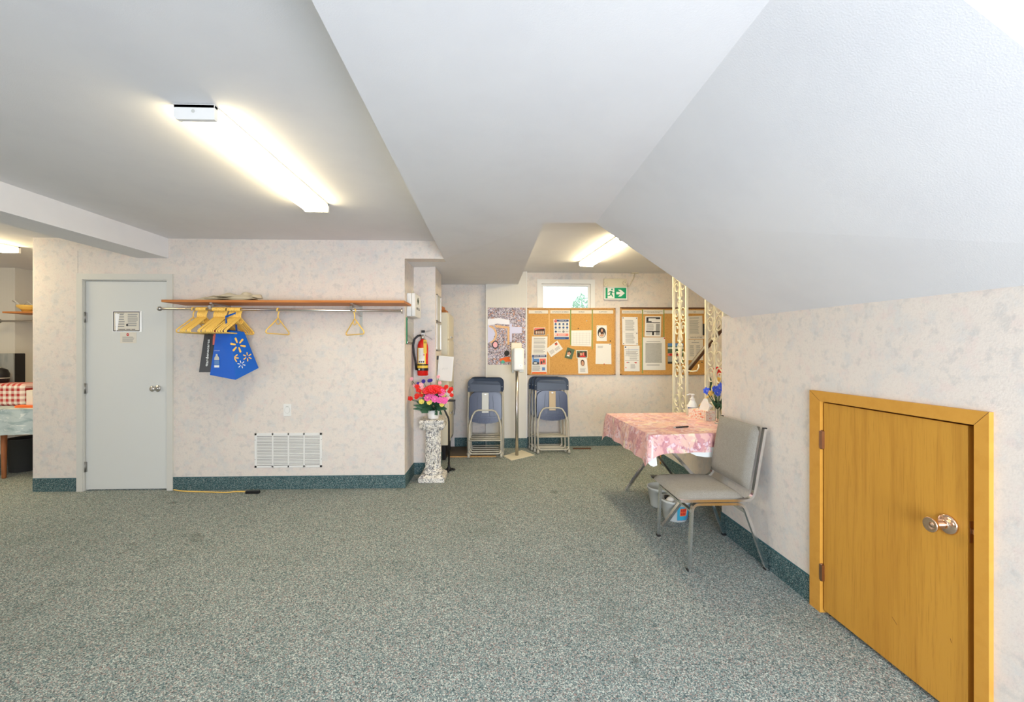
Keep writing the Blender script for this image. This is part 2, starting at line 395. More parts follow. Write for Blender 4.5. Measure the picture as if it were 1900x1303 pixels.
# door in the front wall
def frame_rect(mb, x0, x1, z0, z1, wd, y0, y1, m, sides='lrt'):
    if 'l' in sides: mb.box(x0 - wd, x0, y0, y1, z0, z1, m)
    if 'r' in sides: mb.box(x1, x1 + wd, y0, y1, z0, z1, m)
    if 't' in sides: mb.box(x0 - wd, x1 + wd, y0, y1, z1, z1 + wd, m)
    if 'b' in sides: mb.box(x0 - wd, x1 + wd, y0, y1, z0 - wd, z0, m, .004)
d = MB().box(dX0 + .02, dX1 - .012, YA + .012, YA + .05, .012, dZ - .025, DOORP, .002)
do = struct('door_1', d)
fr = MB(); frame_rect(fr, dX0 + .012, dX1 - .008, 0, dZ - .012, .055, YA - .016, YA, TRIMP)
fr.box(dX0, dX0 + .016, YA - .004, YA + .1, 0, dZ, TRIMP).box(dX1 - .01, dX1, YA - .004, YA + .1, 0, dZ, TRIMP).box(dX0, dX1, YA - .004, YA + .1, dZ - .02, dZ, TRIMP)
struct('door_frame', fr, do)
def knob_lathe(mb, c, axis, s, m):
    M = Vector(axis).to_track_quat('Z', 'Y').to_matrix().to_4x4()
    mb.lathe([(.033 * s, 0), (.034 * s, .004 * s), (.028 * s, .009 * s), (.013 * s, .012 * s), (.012 * s, .03 * s), (.02 * s, .036 * s), (.027 * s, .048 * s), (.027 * s, .056 * s), (.02 * s, .064 * s), (.006 * s, .062 * s)], m, c, 28, M)
kb = atY(293, 721, YA + .012)
k = MB(); knob_lathe(k, (kb.x, YA + .012, kb.z), (-.25, -1, 0), 1.0, STEEL); k.build('door_knob', do)
for py in (589, 721, 867):
    p = atY(160, py, YA)
    h = MB().box(dX0 + .012, dX0 + .034, YA + .006, YA + .012, p.z - .048, p.z + .048, DSTEEL)
    h.lathe([(.006, -.05), (.006, .05)], DSTEEL, (dX0 + .02, YA + .003, p.z), 10); h.build('hinge', do)

# low maple door in the right wall
d = MB().box(XR - .004, XR + .032, 1.448, 2.112, .02, 1.092, OAK, .0015)
lo = struct('door_2', d)
fr = MB()
fx0, fx1 = XR - .017, XR
def cas(p, m_=OAKF): fr.prism([Vector((fx0, a, b)) for a, b in p], (fx1 - fx0 + .001, 0, 0), m_)
YL, YLo, YRi, YRo, ZT = DY1, 2.195, DY0, 1.372, 1.151
cas([(YL, 0), (YLo, 0), (YLo, ZT), (YL, DZT)])
cas([(YRi, 0), (YRo, 0), (YRo, ZT), (YRi, DZT)])
cas([(YL, DZT), (YLo, ZT), (YRo, ZT), (YRi, DZT)])
fr.box(XR, XR + .11, DY1 - .001, DY1 + .01, 0, DZT, OAKF).box(XR, XR + .11, DY0 - .01, DY0 + .001, 0, DZT, OAKF).box(XR, XR + .11, DY0, DY1, DZT - .003, DZT + .01, OAKF)
for (a_, b_) in (((YL, DZT), (YLo, ZT)), ((YRi, DZT), (YRo, ZT))): fr.tube([(fx0 - .0002, a_[0], a_[1]), (fx0 - .0002, b_[0], b_[1])], .0007, DWOOD, 4)
fr.box(XR + .034, XR + .045, DY0, DY0 + .03, 0, DZT, OAKF)
struct('door_frame', fr, lo)
k = MB(); kc = Vector((XR - .004, 1.512, .711))
Mk = Vector((-1, 0, 0)).to_track_quat('Z', 'Y').to_matrix().to_4x4()
k.lathe([(.036, 0), (.037, .004), (.033, .009), (.022, .012), (.014, .014), (.012, .022), (.016, .028), (.018, .034), (.020, .052), (.0265, .066), (.0275, .072), (.025, .074), (.012, .064), (.006, .066), (.005, .069), (.001, .0695)], BRASS, kc, 36, Mk)
k.build('door_knob', lo)
for (z0, z1) in ((atX(1527, 833, XR).z, atX(1527, 798, XR).z), (atX(1527, 1077, XR).z, atX(1527, 1045, XR).z)):
    MB().lathe([(.006, z0), (.006, z1)], HINGE, (XR - .012, 2.117, 0), 12).box(XR - .018, XR - .004, 2.107, 2.127, z0 + .004, z1 - .004, HINGE).build('hinge', lo)
MB().box(XR + .004, XR + .026, 1.4455, 1.4485, .672, .748, HINGE).box(XR + .008, XR + .02, 1.437, 1.4455, .702, .722, BRASS, .002).build('latch', lo)
mk = MB()
for (u, v, l, a) in ((1655, 1145, .03, .7), (1763, 1185, .014, 1.2)):
    p = atX(u, v, XR - .0045); mk.tube([p, p + Vector((0, -math.cos(a) * l, -math.sin(a) * l))], .0007, DWOOD, 4)
mk.build('scuff', lo)

# window
wn = MB()
frame_rect(wn, wx0, wx1, wz0, wz1, .062, YB - .009, YB, WHITE, 'lrt')
wo = struct('window_1', wn)
sa = MB(); g = .03
sa.box(wx0, wx0 + g, YB + .03, YB + .07, wz0 + g, wz1 - g, WHITE).box(wx1 - g, wx1, YB + .03, YB + .07, wz0 + g, wz1 - g, WHITE).box(wx0, wx1, YB + .03, YB + .07, wz1 - g, wz1, WHITE).box(wx0, wx1, YB + .03, YB + .07, wz0, wz0 + g, WHITE)
struct('window_sash', sa, wo)
struct('window_glass', MB().box(wx0 + g, wx1 - g, YB + .045, YB + .05, wz0 + g, wz1 - g, GLASS), wo)
struct('window_sill', MB().box(wx0, wx1, YB, YB + .03, wz0, wz0 + .006, WHITE), wo)
# ground outside and the bush
struct('ground_outside', MB().box(-2, 4, YB + .2, 9, 1.55, 1.6, LEAFL))
bu = MB()
BL = S('bush_leaf', 164, 200, 178, rough=.6)
for i in range(1500):
    a = rnd.uniform(0, 2 * PI); rr = rnd.random() ** .5; zz = rnd.random()
    cx = 1.45 + math.cos(a) * rr * .5 * (1 - zz * .75); cy = 7.3 + math.sin(a) * rr * .4; cz = 1.6 + zz * .82 * (1 - .25 * rr)
    v = Vector((rnd.uniform(-1, 1), rnd.uniform(-1, 1), rnd.uniform(-1, 1))).normalized(); q = v.orthogonal().normalized(); s_ = rnd.uniform(.012, .026)
    p = Vector((cx, cy, cz)); bu.raw([p - v * s_ * 1.5, p + q * s_ * .6, p + v * s_ * 1.5, p - q * s_ * .6], [(0, 1, 2, 3)], BL)
tag(bu.build('bush'), 'leafy green bush outside, seen through the small high window', 'bush')

# ------------------------------------------------------------------ ceiling lights
def fluo(label, c, ln, ang, wdt=.178, df=None):
    """c = centre of the far end on the ceiling; body runs towards the camera"""
    z = c[2]; t = thing('ceiling_light', label, 'ceiling light', (c[0], c[1], z), 'fluorescent wrap lights')
    hw = wdt / 2
    h = MB().box(-hw, hw, -ln, 0, -.016, 0, WHITE, .002); h.v = [v + t.location for v in h.v]; h.build('housing', t)
    d = MB(); pr = [(-hw + .004, -.016), (-hw + .004, -.05), (-hw + .02, -.064), (hw - .02, -.064), (hw - .004, -.05), (hw - .004, -.016)]
    d.prism([(x, -ln + .022, zz) for x, zz in pr], (0, ln - .044, 0), df or DIFF); d.v = [v + t.location for v in d.v]; d.build('diffuser', t)
    for y0, y1 in ((-ln, -ln + .022), (-.022, 0)):
        e = MB(); pe = [(-hw, 0), (-hw, -.054), (-hw + .012, -.067), (hw, -.067), (hw, 0)]
        e.prism([(x, y0, zz) for x, zz in pe], (0, y1 - y0, 0), WHITE)
        if y0 < -.1: e.disc((-.004, y0 - .001, -.03), .008, GREYPL, (0, -1, 0), 16, .001)
        e.v = [v + t.location for v in e.v]; e.build('end_cap', t)
    t.rotation_euler = (0, 0, ang); return t
fluo('long fluorescent light on the ceiling above the coat rail', (-1.354, 3.17, CEILZ), 1.265, 0)
fluo('fluorescent light on the alcove ceiling in front of the window', (1.09, 5.20, CZ2), 1.25, math.radians(6.8), df=DIFFB)
fluo('fluorescent light beyond the beam, cut by the left photo edge', (-5.13, 4.58, CEILZ), 1.25, 0, df=DIFFB)

# ------------------------------------------------------------------ door notices
def bil(q, u, v):
    return q[0] * (1 - u) * (1 - v) + q[1] * u * (1 - v) + q[2] * u * v + q[3] * (1 - u) * v   # 0 BL,1 BR,2 TR,3 TL
def sheet(name, label, cat, px, Y, prints=(), m=PAPER, group=None, th=.0012, on=None, nofs=(0, -1, 0)):
    """px: four pixel corners TL TR BR BL; prints in sheet u,v (v up)"""
    conv = on or (lambda a, b: atY(a, b, Y))
    q = [conv(*px[3]), conv(*px[2]), conv(*px[1]), conv(*px[0])]
    mb = MB(); nn = Vector(nofs)
    mb.prism(q, -nn * th, m)
    R = (q[1] - q[0]); Up = (q[3] - q[0]); W = R.length; H = Up.length; k = 0
    for pr in prints:
        k += 1; of = nn * (.0004 + .00012 * k)
        if pr[0] == 'r':
            _, u0, v0, u1, v1, mm = pr; mb.raw([bil(q, u0, v0) + of, bil(q, u1, v0) + of, bil(q, u1, v1) + of, bil(q, u0, v1) + of], [(0, 1, 2, 3)], mm)
        elif pr[0] == 'e':
            _, u, v, ru, rv, mm = pr; mb.raw([bil(q, u + ru * math.cos(a * PI / 10), v + rv * math.sin(a * PI / 10)) + of for a in range(20)], [list(range(20))], mm)
        elif pr[0] == 'l':   # lines of print
            _, u0, v0, u1, v1, nl, mm = pr
            for j in range(nl):
                vv = v1 - (v1 - v0) * (j + .5) / nl; hh = (v1 - v0) / nl * .22; ue = u1 - (rnd.random() * .18 * (u1 - u0))
                mb.raw([bil(q, u0, vv - hh) + of, bil(q, ue, vv - hh) + of, bil(q, ue, vv + hh) + of, bil(q, u0, vv + hh) + of], [(0, 1, 2, 3)], mm)
        elif pr[0] == 't':
            _, tx, u, v, uw, vh, mm = pr; mb.text(tx, bil(q, u, v) + of, R, Up, H * vh, mm, fit=W * uw)
        elif pr[0] == 'p':
            _, pts, mm = pr; mb.raw([bil(q, a, b) + of for a, b in pts], [list(range(len(pts)))], mm)
    o = mb.build(name); tag(o, label, cat, group); return o
def R4(x0, y0, x1, y1): return [(x0, y0), (x1, y0), (x1, y1), (x0, y1)]
YD = YA + .0105
SHEEN = S('clear_tape', 240, 240, 238, rough=.15)
sheet('notice', 'black-bordered printed notice taped to the pale grey door', 'notice', R4(209, 577, 263, 616), YD,
      [('r', .02, .03, .95, .97, DGREY), ('r', .05, .07, .91, .93, PAPERW), ('l', .1, .2, .42, .88, 6, INK), ('l', .52, .25, .88, .88, 7, INK), ('r', .1, .88, .4, .90, INKD), ('e', .5, .33, .035, .06, INKD),
       ('r', .2, .11, .44, .135, INKD), ('r', .47, .11, .62, .135, INKD), ('r', .65, .11, .78, .135, INKD), ('p', [(.08, .85), (.14, .9), (.2, .84), (.25, .9), (.22, .6), (.17, .1), (.12, .02), (.1, .5)], SHEEN), ('r', .93, .0, 1, .95, SHEEN)], th=.004, m=SHEEN)
sheet('small_notice', 'small cream notice with red circle below the framed door notice', 'notice', R4(223, 616.5, 253, 637), YD,
      [('e', .47, .78, .085, .13, REDP), ('r', .42, .76, .52, .8, PAPER), ('l', .14, .1, .9, .6, 5, INK)], m=PAPERW)

# ------------------------------------------------------------------ coat shelf and rail
YSH = 3.89; szT = 1.826
t = thing('coat_shelf', 'long wooden coat shelf with a steel hanging rail below', 'coat rack', (-2, YA, szT))
MB().box(-3.056, -.868, YSH, YA, szT - .022, szT, SHELFW, .002).build('shelf_board', t)
RY = 3.93; RZ = 1.745
b_ = MB(); b_.tube([(-3.09, RY, RZ + .002), (-.905, RY, RZ - .012)], .0115, STEEL, 14); b_.build('rail', t)
for X in (-3.10, -.90):
    e = MB(); zz = RZ + .002 if X < -2 else RZ - .012
    if X < -2: e.ball((X, RY, zz), .021, DSTEEL, 14, 10)
    else: e.lathe([(.026, -.003), (.026, .003)], STEEL, (X, RY, zz), 20, Vector((1, 0, 0)).to_track_quat('Z', 'Y').to_matrix().to_4x4())
    e.build('rail_end', t)
for X in (-2.635, -1.36):
    b = MB(); b.box(X - .014, X + .014, YA - .006, YA, 1.50, szT - .022, GREYPL)
    b.box(X - .012, X + .012, YSH + .03, YA, szT - .034, szT - .022, STEEL)
    b.tube([(X, YA - .006, 1.70), (X, YA - .1, 1.72), (X, YSH + .06, szT - .06), (X, YSH + .05, szT - .03)], .01, STEEL, 6, rect=(.02, .005))
    b.tube([(X, YSH + .04, szT - .03), (X, YSH + .012, szT - .05), (X, RY - .022, RZ), (X, RY, RZ - .02), (X, RY + .02, RZ - .004)], .01, STEEL, 6, rect=(.02, .005))
    b.build('bracket', t)

def make_hanger(label, group):
    t = thing('coat_hanger', label, 'hanger', (0, 0, 0), group); r = .0056
    hk = [(0, -.018 * math.sin(a), .0 + .018 * math.cos(a)) for a in [PI * .9 - i * PI * 1.45 / 9 for i in range(10)]]
    h = MB(); path = [(0, -.017, -.012), (0, -.019, .004), (0, -.013, .015), (0, 0, .019), (0, .013, .015), (0, .019, .003), (0, .017, -.012), (0, .006, -.028), (0, 0, -.045), (0, 0, -.078)]
    h.tube(path, r, YEL, 7); h.build('hook', t)
    b = MB(); ring = []
    half = [(0, 0, -.072), (0, .03, -.09), (0, .10, -.135), (0, .175, -.18), (0, .198, -.196), (0, .203, -.207), (0, .196, -.216), (0, .18, -.219)]
    ring = half + [(0, 0, -.219)] + [(0, -y, z) for _, y, z in reversed(half[1:])]
    b.tube(ring, r, YEL, 7, closed=True); b.build('frame', t)
    n = MB(); n.tube([(0, .04 * math.cos(a), -.094 + .036 * math.sin(a)) for a in [PI + i * PI / 8 for i in range(9)]], r * .8, YEL, 6); n.build('scarf_loop', t)
    return t
h0 = make_hanger('yellow plastic coat hanger set apart at the leftmost end of rail', None)
GL, GM, GR = 'yellow hangers in the left bunch', 'yellow hangers in the middle bunch', 'yellow hangers in the right bunch'
def rz(x): return RZ + .002 - .014 * (x + 3.09) / 2.185 - .004
def hang(x, label, group=None, rot=0.0, tilt=0.0, first=False):
    loc = (x, RY, rz(x)); o = h0 if first else dup(h0, loc, None, label, group)
    o.location = loc; o.rotation_euler = (0, tilt, rot); return o
hang(-2.80, None, first=True)
for i in range(9): hang(-2.762 + i * .0098, 'yellow plastic hanger packed in the leftmost bunch on the rail' if i < 8 else 'last yellow hanger at the right side of the leftmost bunch', GL, rnd.uniform(-.05, .05))
for i in range(11): hang(-2.615 + i * .0104, 'yellow plastic hanger packed in the middle bunch on the rail' if i > 0 else 'first yellow hanger at the left side of the middle bunch', GM, rnd.uniform(-.05, .05))
hang(-2.505, 'yellow plastic hanger swung out in front of the middle bunch', None, -.16, .0)
for i in range(11): hang(-2.478 + i * .0104, 'yellow plastic hanger packed in the rightmost bunch on the rail' if i < 10 else 'last yellow hanger right of the rightmost bunch, whole triangle showing', GR, rnd.uniform(-.05, .05))
hang(-2.035, 'lone yellow hanger near the middle of the coat rail', None, .0)
hang(-1.335, 'lone yellow hanger turned sideways beside the right shelf bracket', None, .72)

# reusable bags hanging below the bunches
def P3(px, py, Y): return atY(px, py, Y)
t = thing('shopping_bag', 'blue reusable shopping bag with yellow spark marks hanging from hangers', 'bag', tuple(P3(437, 704, 3.75)))
aTL, aTR, aTB = P3(401, 616, 3.86), P3(428, 614, 3.82), P3(453, 616, 3.94)
b0, b2, b3 = P3(389.5, 696, 3.86), P3(480, 683, 4.0), P3(436, 681, 4.14)
_n = (aTB - aTR).cross(b2 - aTR).normalized(); b1 = atP(437, 705, aTR, _n); fold = b1.lerp(aTR, .17); tb = P3(425, 612, 4.06)
bg = MB(); bg.raw([aTL, aTR, fold, b0, b1, tb, b3], [(0, 1, 2, 3), (3, 2, 4), (0, 3, 6, 5)], BLUEG)
bg.build('side_gusset', t)
bf = MB(); bf.raw([aTR, aTB, b2, b1, fold, tb, b3, b0], [(0, 1, 2, 3, 4), (1, 5, 6, 2), (7, 3, 2, 6)], BLUEB); bf.build('front_panel', t)
pn = (aTB - aTR).cross(b1 - aTR).normalized()
if pn.y > 0: pn = -pn
sp = MB(); po = aTR.lerp(b2, .5)
def onb(px, py): return atP(px, py, aTR, pn) + pn * .002
def petal(cx, cy, ang, r0, r1, wd, m_):
    ca, sa = math.cos(ang), math.sin(ang)
    pts = [(cx + ca * r0 - sa * wd * .35, cy + sa * r0 + ca * wd * .35), (cx + ca * r1 - sa * wd * .5, cy + sa * r1 + ca * wd * .5), (cx + ca * (r1 + wd * .4), cy + sa * (r1 + wd * .4)), (cx + ca * r1 + sa * wd * .5, cy + sa * r1 - ca * wd * .5), (cx + ca * r0 + sa * wd * .35, cy + sa * r0 - ca * wd * .35), (cx + ca * (r0 - wd * .25), cy + sa * (r0 - wd * .25))]
    sp.raw([onb(*p) for p in pts], [list(range(6))], m_)
for i in range(6): petal(441.3, 640.5, math.radians(10 + 60 * i), 5, 13.5, 4.0, SPARK)
for i in range(6): petal(458.7, 662.2, math.radians(25 + 60 * i), 3, 8, 2.2, SPARK)
for a_ in (-.7, .1, 1.0): petal(433.5 if a_ < 1 else 434, 664, a_, 1.5, 8.5, 2.4, SPARK)
for i in range(6): petal(447.6, 676.4, math.radians(12 + 60 * i), 2.5, 7, 1.5, SIGNW)
sp.build('spark_print', t)
gn = (aTR - aTL).cross(b0 - aTL).normalized()
if gn.y > 0: gn = -gn
bt = MB()
def ong(px, py): return atP(px, py, aTL, gn) + gn * .008
bt.raw([ong(*p) for p in [(402, 657), (405, 657), (405.3, 660), (408, 664), (408.3, 668), (399, 668), (399.2, 664), (401.7, 660)]], [list(range(8))], GREYPL)
bt.raw([ong(*p) for p in [(399, 669), (408.3, 669), (408.6, 677), (399, 677)]], [(0, 1, 2, 3)], SKYB)
bt.raw([ong(*p) for p in [(399, 678), (408.3, 678), (408.3, 682), (399, 682)]], [(0, 1, 2, 3)], SIGNW)
bt.text('I USED TO BE A BOTTLE', ong(404, 651), ong(410, 651) - ong(398, 651), (0, 0, 1), .011, SIGNW, fit=.062)
bt.build('bottle_print', t)
hd = MB(); hp = P3(419, 588, 3.84)
hd.tube([aTL.lerp(aTR, .6), aTR.lerp(hp, .5) + Vector((-.015, 0, 0)), hp, Vector((hp.x + .03, RY, 1.71)), aTB.lerp(tb, .5)], .008, BLUEB, 6, rect=(.022, .003)); hd.build('handle', t)
t = thing('tote_bag', 'black glossy tote bag with white lettering behind the blue bag', 'bag', tuple(P3(385, 690, 3.95)))
k = MB(); K = [P3(380, 614, 3.96), P3(396, 614, 3.94), P3(397, 691, 3.92), P3(369, 691, 3.94)]; K2 = [p + Vector((.02, .09, 0)) for p in K]
k.raw(K + K2, [(0, 1, 2, 3), (7, 6, 5, 4), (0, 4, 5, 1), (1, 5, 6, 2), (2, 6, 7, 3), (3, 7, 4, 0)], BAGK); k.build('body', t)
k = MB(); o0 = P3(387, 655, 3.945) + Vector((0, -.012, 0)); upv = (P3(389, 628, 3.93) - P3(385.5, 680, 3.93)).normalized()
k.text('#ardenecares', o0, upv, (-1, 0, 0), .034, SIGNW, fit=.25, bold=.01); k.build('lettering', t)
t2 = MB(); q = [P3(396, 613, 3.95), P3(401, 613, 3.95), P3(399, 640, 3.93), P3(395, 640, 3.93)]; t2.slab(*q, .004, SALMON)
tag(t2.build('bag_lining'), 'strip of salmon pink cloth between the black and blue bags', 'cloth')

# folded cloth on the shelf
LIN = S('cream_linen', 214, 202, 176, rough=.9)
fc = MB()
def fold_layer(x0, x1, y0, y1, z0, h, ph):
    nx, ny = 18, 6; vs = []; fs = []
    for j in range(ny + 1):
        for i in range(nx + 1):
            u = i / nx; v = j / ny; e = min(1, 6 * min(u, 1 - u), 5 * min(v, 1 - v)) ** .5 if 0 < u < 1 and 0 < v < 1 else 0
            vs.append((x0 + (x1 - x0) * u + .01 * math.sin(v * 6 + ph), y0 + (y1 - y0) * v, z0 + e * h * (.65 + .35 * math.sin(u * 9 + ph + v * 2))))
    for j in range(ny):
        for i in range(nx):
            a = j * (nx + 1) + i; fs.append((a, a + 1, a + nx + 2, a + nx + 1))
    fc.raw(vs, fs, LIN, True)
fold_layer(-2.79, -2.28, 3.9, 4.15, szT, .035, 0); fold_layer(-2.70, -2.24, 3.905, 4.14, szT + .012, .046, 1.3); fold_layer(-2.66, -2.36, 3.93, 4.12, szT + .036, .04, 2.6); fold_layer(-2.42, -2.27, 3.95, 4.12, szT + .036, .052, 3.9)
tag(fc.build('folded_cloth'), 'loosely folded cream cloth lying on the long coat shelf', 'cloth')

# ------------------------------------------------------------------ outlet, vent, cord
p = atY(533.5, 761, YA); t = thing('outlet', 'white outlet plate on the wallpaper above the floor vent', 'outlet', (p.x, YA, p.z))
MB().box(p.x - .037, p.x + .037, YA - .006, YA, p.z - .06, p.z + .06, WHITE, .002).build('cover_plate', t)
MB().disc((p.x, YA - .0062, p.z), .034, GREYPL, th=.001, rx=.027, n=24).disc((p.x, YA - .0075, p.z), .031, WHITE, th=.001, rx=.024, n=24).box(p.x - .012, p.x + .012, YA - .008, YA - .006, p.z + .034, p.z + .038, GREYPL).build('receptacle', t)
v0 = atY(473, 868, YA); v1 = atY(598, 803, YA)
t = thing('vent_grille', 'white slatted return air grille low on the wallpapered wall', 'vent', (v0.x, YA, v0.z))
g = MB(); x0, x1, z0, z1 = v0.x, v1.x, v0.z, v1.z; fw = .022
g.box(x0, x1, YA - .008, YA, z0, z0 + fw, WHITE, .002).box(x0, x1, YA - .008, YA, z1 - fw, z1, WHITE, .002).box(x0, x0 + fw, YA - .008, YA, z0, z1, WHITE, .002).box(x1 - fw, x1, YA - .008, YA, z0, z1, WHITE, .002)
for i in (1, 2, 3):
    xx = x0 + fw + (x1 - x0 - 2 * fw) * i / 4; g.box(xx - .006, xx + .006, YA - .008, YA, z0, z1, WHITE)
for sx_, sz_ in ((.01, .24), (.99, .24), (.01, .8), (.99, .8), (.5, .98), (.25, .03), (.75, .03)): g.disc((x0 + (x1 - x0) * sx_, YA - .0085, z0 + (z1 - z0) * sz_), .003, DGREY, th=.001, n=8)
g.build('frame', t)
MB().box(x0 + .01, x1 - .01, YA - .001, YA, z0 + .01, z1 - .01, VDARK).build('backing', t)
sl = MB(); ns = 20
for i in range(ns):
    zz = z0 + fw + (z1 - z0 - 2 * fw) * (i + .5) / ns
    sl.slab((x0 + fw, YA - .001, zz + .007), (x1 - fw, YA - .001, zz + .007), (x1 - fw, YA - .0075, zz - .003), (x0 + fw, YA - .0075, zz - .003), .001, GALV)
sl.build('slats', t)
t = thing('extension_cord', 'yellow extension cord with black plug lying along the baseboard', 'cord', tuple(atZ(480, 913, 0)))
pts = [(308, 905.5), (318, 908), (340, 911.5), (380, 913), (420, 914), (436, 912.5), (456, 912.5)]
cp = [atZ(a, b, .006) for a, b in pts]; sm = []
for i in range(len(cp) - 1):
    for j in range(4):
        u = j / 4; P0 = cp[max(i - 1, 0)]; P1 = cp[i]; P2 = cp[i + 1]; P4 = cp[min(i + 2, len(cp) - 1)]
        sm.append(.5 * ((2 * P1) + (P2 - P0) * u + (2 * P0 - 5 * P1 + 4 * P2 - P4) * u * u + (3 * P1 - P0 - 3 * P2 + P4) * u ** 3))
sm.append(cp[-1]); MB().tube(sm, .0055, YEL, 8).build('cable', t)
pa = atZ(456, 913.5, .014); MB().box(pa.x, pa.x + .13, pa.y - .015, pa.y + .017, .001, .028, BLACK, .006).build('plug', t)

# ------------------------------------------------------------------ first aid box, glass plate, extinguisher
t = thing('first_aid_box', 'white wall-mounted first aid cabinet at the end of the coat shelf', 'first aid box', (XC, 4.28, 1.71))
MB().box(XC, XC + .045, 4.285, 4.60, 1.712, 1.952, WHITE, .008).build('back_case', t)
lid = MB().box(XC + .046, XC + .085, 4.285, 4.60, 1.712, 1.952, WHITE, .01)
fx = XC + .0856
lid.text('FIRST AID', (fx, 4.44, 1.80), (0, 1, 0), (0, 0, 1), .035, INKD, fit=.17, bold=.02)
lid.box(fx - .001, fx, 4.42, 4.46, 1.85, 1.92, DGREEN).box(fx - .001, fx, 4.40, 4.48, 1.87, 1.90, DGREEN)
lid.build('lid', t)
MB().tube([(XC + .04, 4.36, 1.952), (XC + .04, 4.36, 1.985), (XC + .04, 4.40, 1.985), (XC + .04, 4.40, 1.952)], .005, CREAM, 6).build('handle', t)
t = MB().box(XC + .001, XC + .012, 4.26, 4.58, 1.43, 1.70, GLASS).box(XC + .0005, XC + .0135, 4.256, 4.26, 1.43, 1.70, GEDGE).box(XC + .002, XC + .004, 4.29, 4.55, 1.45, 1.66, PAPER)
for z_ in (1.45, 1.68): t.box(XC, XC + .016, 4.27, 4.285, z_ - .006, z_ + .006, CHROME)
tag(t.build('glass_notice_holder'), 'green-edged glass notice holder on the side wall below first aid cabinet', 'notice holder')

ec = atY(784.5, 697, YC - .07); ex, ey, ez = ec.x, YC - .07, ec.z
t = thing('fire_extinguisher', 'red fire extinguisher hung on the wall above the flowers', 'fire extinguisher', (ex, ey, ez))
R_ = .058
MB().lathe([(R_ * .9, 0), (R_, .008), (R_, .30), (R_ * .95, .33), (R_ * .75, .365), (R_ * .45, .385), (.02, .39), (.02, .40)], FRED, (ex, ey, ez), 32).build('cylinder', t)
vb = MB().lathe([(.022, .395), (.022, .42), (.016, .43), (.016, .445)], STEEL, (ex, ey, ez), 20)
vb.box(ex - .016, ex + .022, ey - .012, ey + .012, ez + .43, ez + .465, STEEL, .003); vb.build('valve', t)
MB().box(ex - .014, ex + .022, ey - .016, ey + .016, ez + .465, ez + .49, BLACK, .003).build('gauge_housing', t)
MB().tube([(ex, ey, ez + .455), (ex + .05, ey, ez + .475), (ex + .10, ey, ez + .488)], .006, CHROME, 6, rect=(.02, .006)).build('top_lever', t)
MB().tube([(ex + .01, ey, ez + .445), (ex + .06, ey, ez + .42), (ex + .105, ey, ez + .39)], .006, CHROME, 6, rect=(.02, .006)).build('carry_handle', t)
hs = [(ex - .02, ey, ez + .435), (ex - .05, ey - .01, ez + .43), (ex - .085, ey - .02, ez + .395), (ex - .098, ey - .025, ez + .33), (ex - .092, ey - .03, ez + .25), (ex - .075, ey - .03, ez + .16), (ex - .064, ey - .03, ez + .06)]
MB().tube(hs, .011, BLACK, 10).build('hose', t)
lb = MB()
def wrap(mb, z0, z1, a0, a1, m_, rr=R_ + .0012, n=10):
    vs = []
    for zz in (z0, z1):
        for i in range(n + 1):
            a = a0 + (a1 - a0) * i / n; vs.append((ex + rr * math.sin(a), ey - rr * math.cos(a), ez + zz))
    mb.raw(vs, [(i, i + 1, i + n + 2, i + n + 1) for i in range(n)], m_, True)
wrap(lb, .12, .30, -.95, .75, YELR); wrap(lb, .135, .295, -.7, .5, PAPER, R_ + .0018)
for i in range(7): wrap(lb, .275 - i * .014, .278 - i * .014, -.6, .4, INK, R_ + .0022)
for i in range(3): wrap(lb, .142, .158, -.6 + i * .38, -.35 + i * .38, INKD, R_ + .0022)
wrap(lb, .215, .235, .3, .45, REDP, R_ + .0024)
lb.build('label', t)
sb = MB(); wrap(sb, .11, .125, -1.5, 1.5, BLACK, R_ + .003, 16); wrap(sb, .082, .11, -1.3, 1.2, YELR, R_ + .0028, 16); wrap(sb, .055, .082, -1.5, 1.5, BLACK, R_ + .003, 16); sb.disc((ex - .028, ey - R_ - .004, ez + .068), .009, GREYPL); sb.build('strap', t)
tg = MB().box(ex + .018, ex + .052, ey - R_ - .004, ey - R_ - .002, ez + .24, ez + .385, YELR); tg.tube([(ex + .03, ey - R_ - .003, ez + .385), (ex + .012, ey - .01, ez + .435)], .0015, GREYPL, 5)
for i in range(3): tg.box(ex + .022, ex + .048, ey - R_ - .0048, ey - R_ - .004, ez + .365 - i * .008, ez + .368 - i * .008, INKD)
tg.build('inspection_tag', t)
MB().box(ex - .02, ex + .02, ey + R_ - .01, YC, ez + .25, ez + .4, STEEL).build('wall_bracket', t)

# picture frames on the pier side, white box, filing cabinet
for (y0, y1, lab) in ((547, 597, 'upper of two narrow glazed frames on the pier side'), (599, 651, 'lower of two narrow glazed frames on the pier side')):
    ya, yb_ = 4.70, 5.02; zt = atX(811, y0, XC2).z; zbt = atX(811, y1, XC2).z
    t = thing('picture_frame', lab, 'picture frame', (XC2, ya, zbt))
    f_ = MB()
    f_.box(XC2, XC2 + .012, ya, ya + .012, zbt, zt, STEEL).box(XC2, XC2 + .012, yb_ - .012, yb_, zbt, zt, STEEL).box(XC2, XC2 + .012, ya, yb_, zbt, zbt + .012, DSTEEL).box(XC2, XC2 + .012, ya, yb_, zt - .012, zt, STEEL); f_.build('frame', t)
    MB().box(XC2, XC2 + .006, ya + .012, yb_ - .012, zbt + .012, zt - .012, GREYPL).build('glazing', t)
t = thing('suggestion_box', 'white box with faint print mounted beside the filing cabinet', 'box', (-.6, 4.74, 1.0))
zt = atY(828, 661, 4.74).z; zl = atY(828, 707, 4.74).z
Mr = Matrix.Translation((-.6, 4.76, (zt + zl) / 2)) @ Matrix.Rotation(math.radians(5), 4, 'Y')
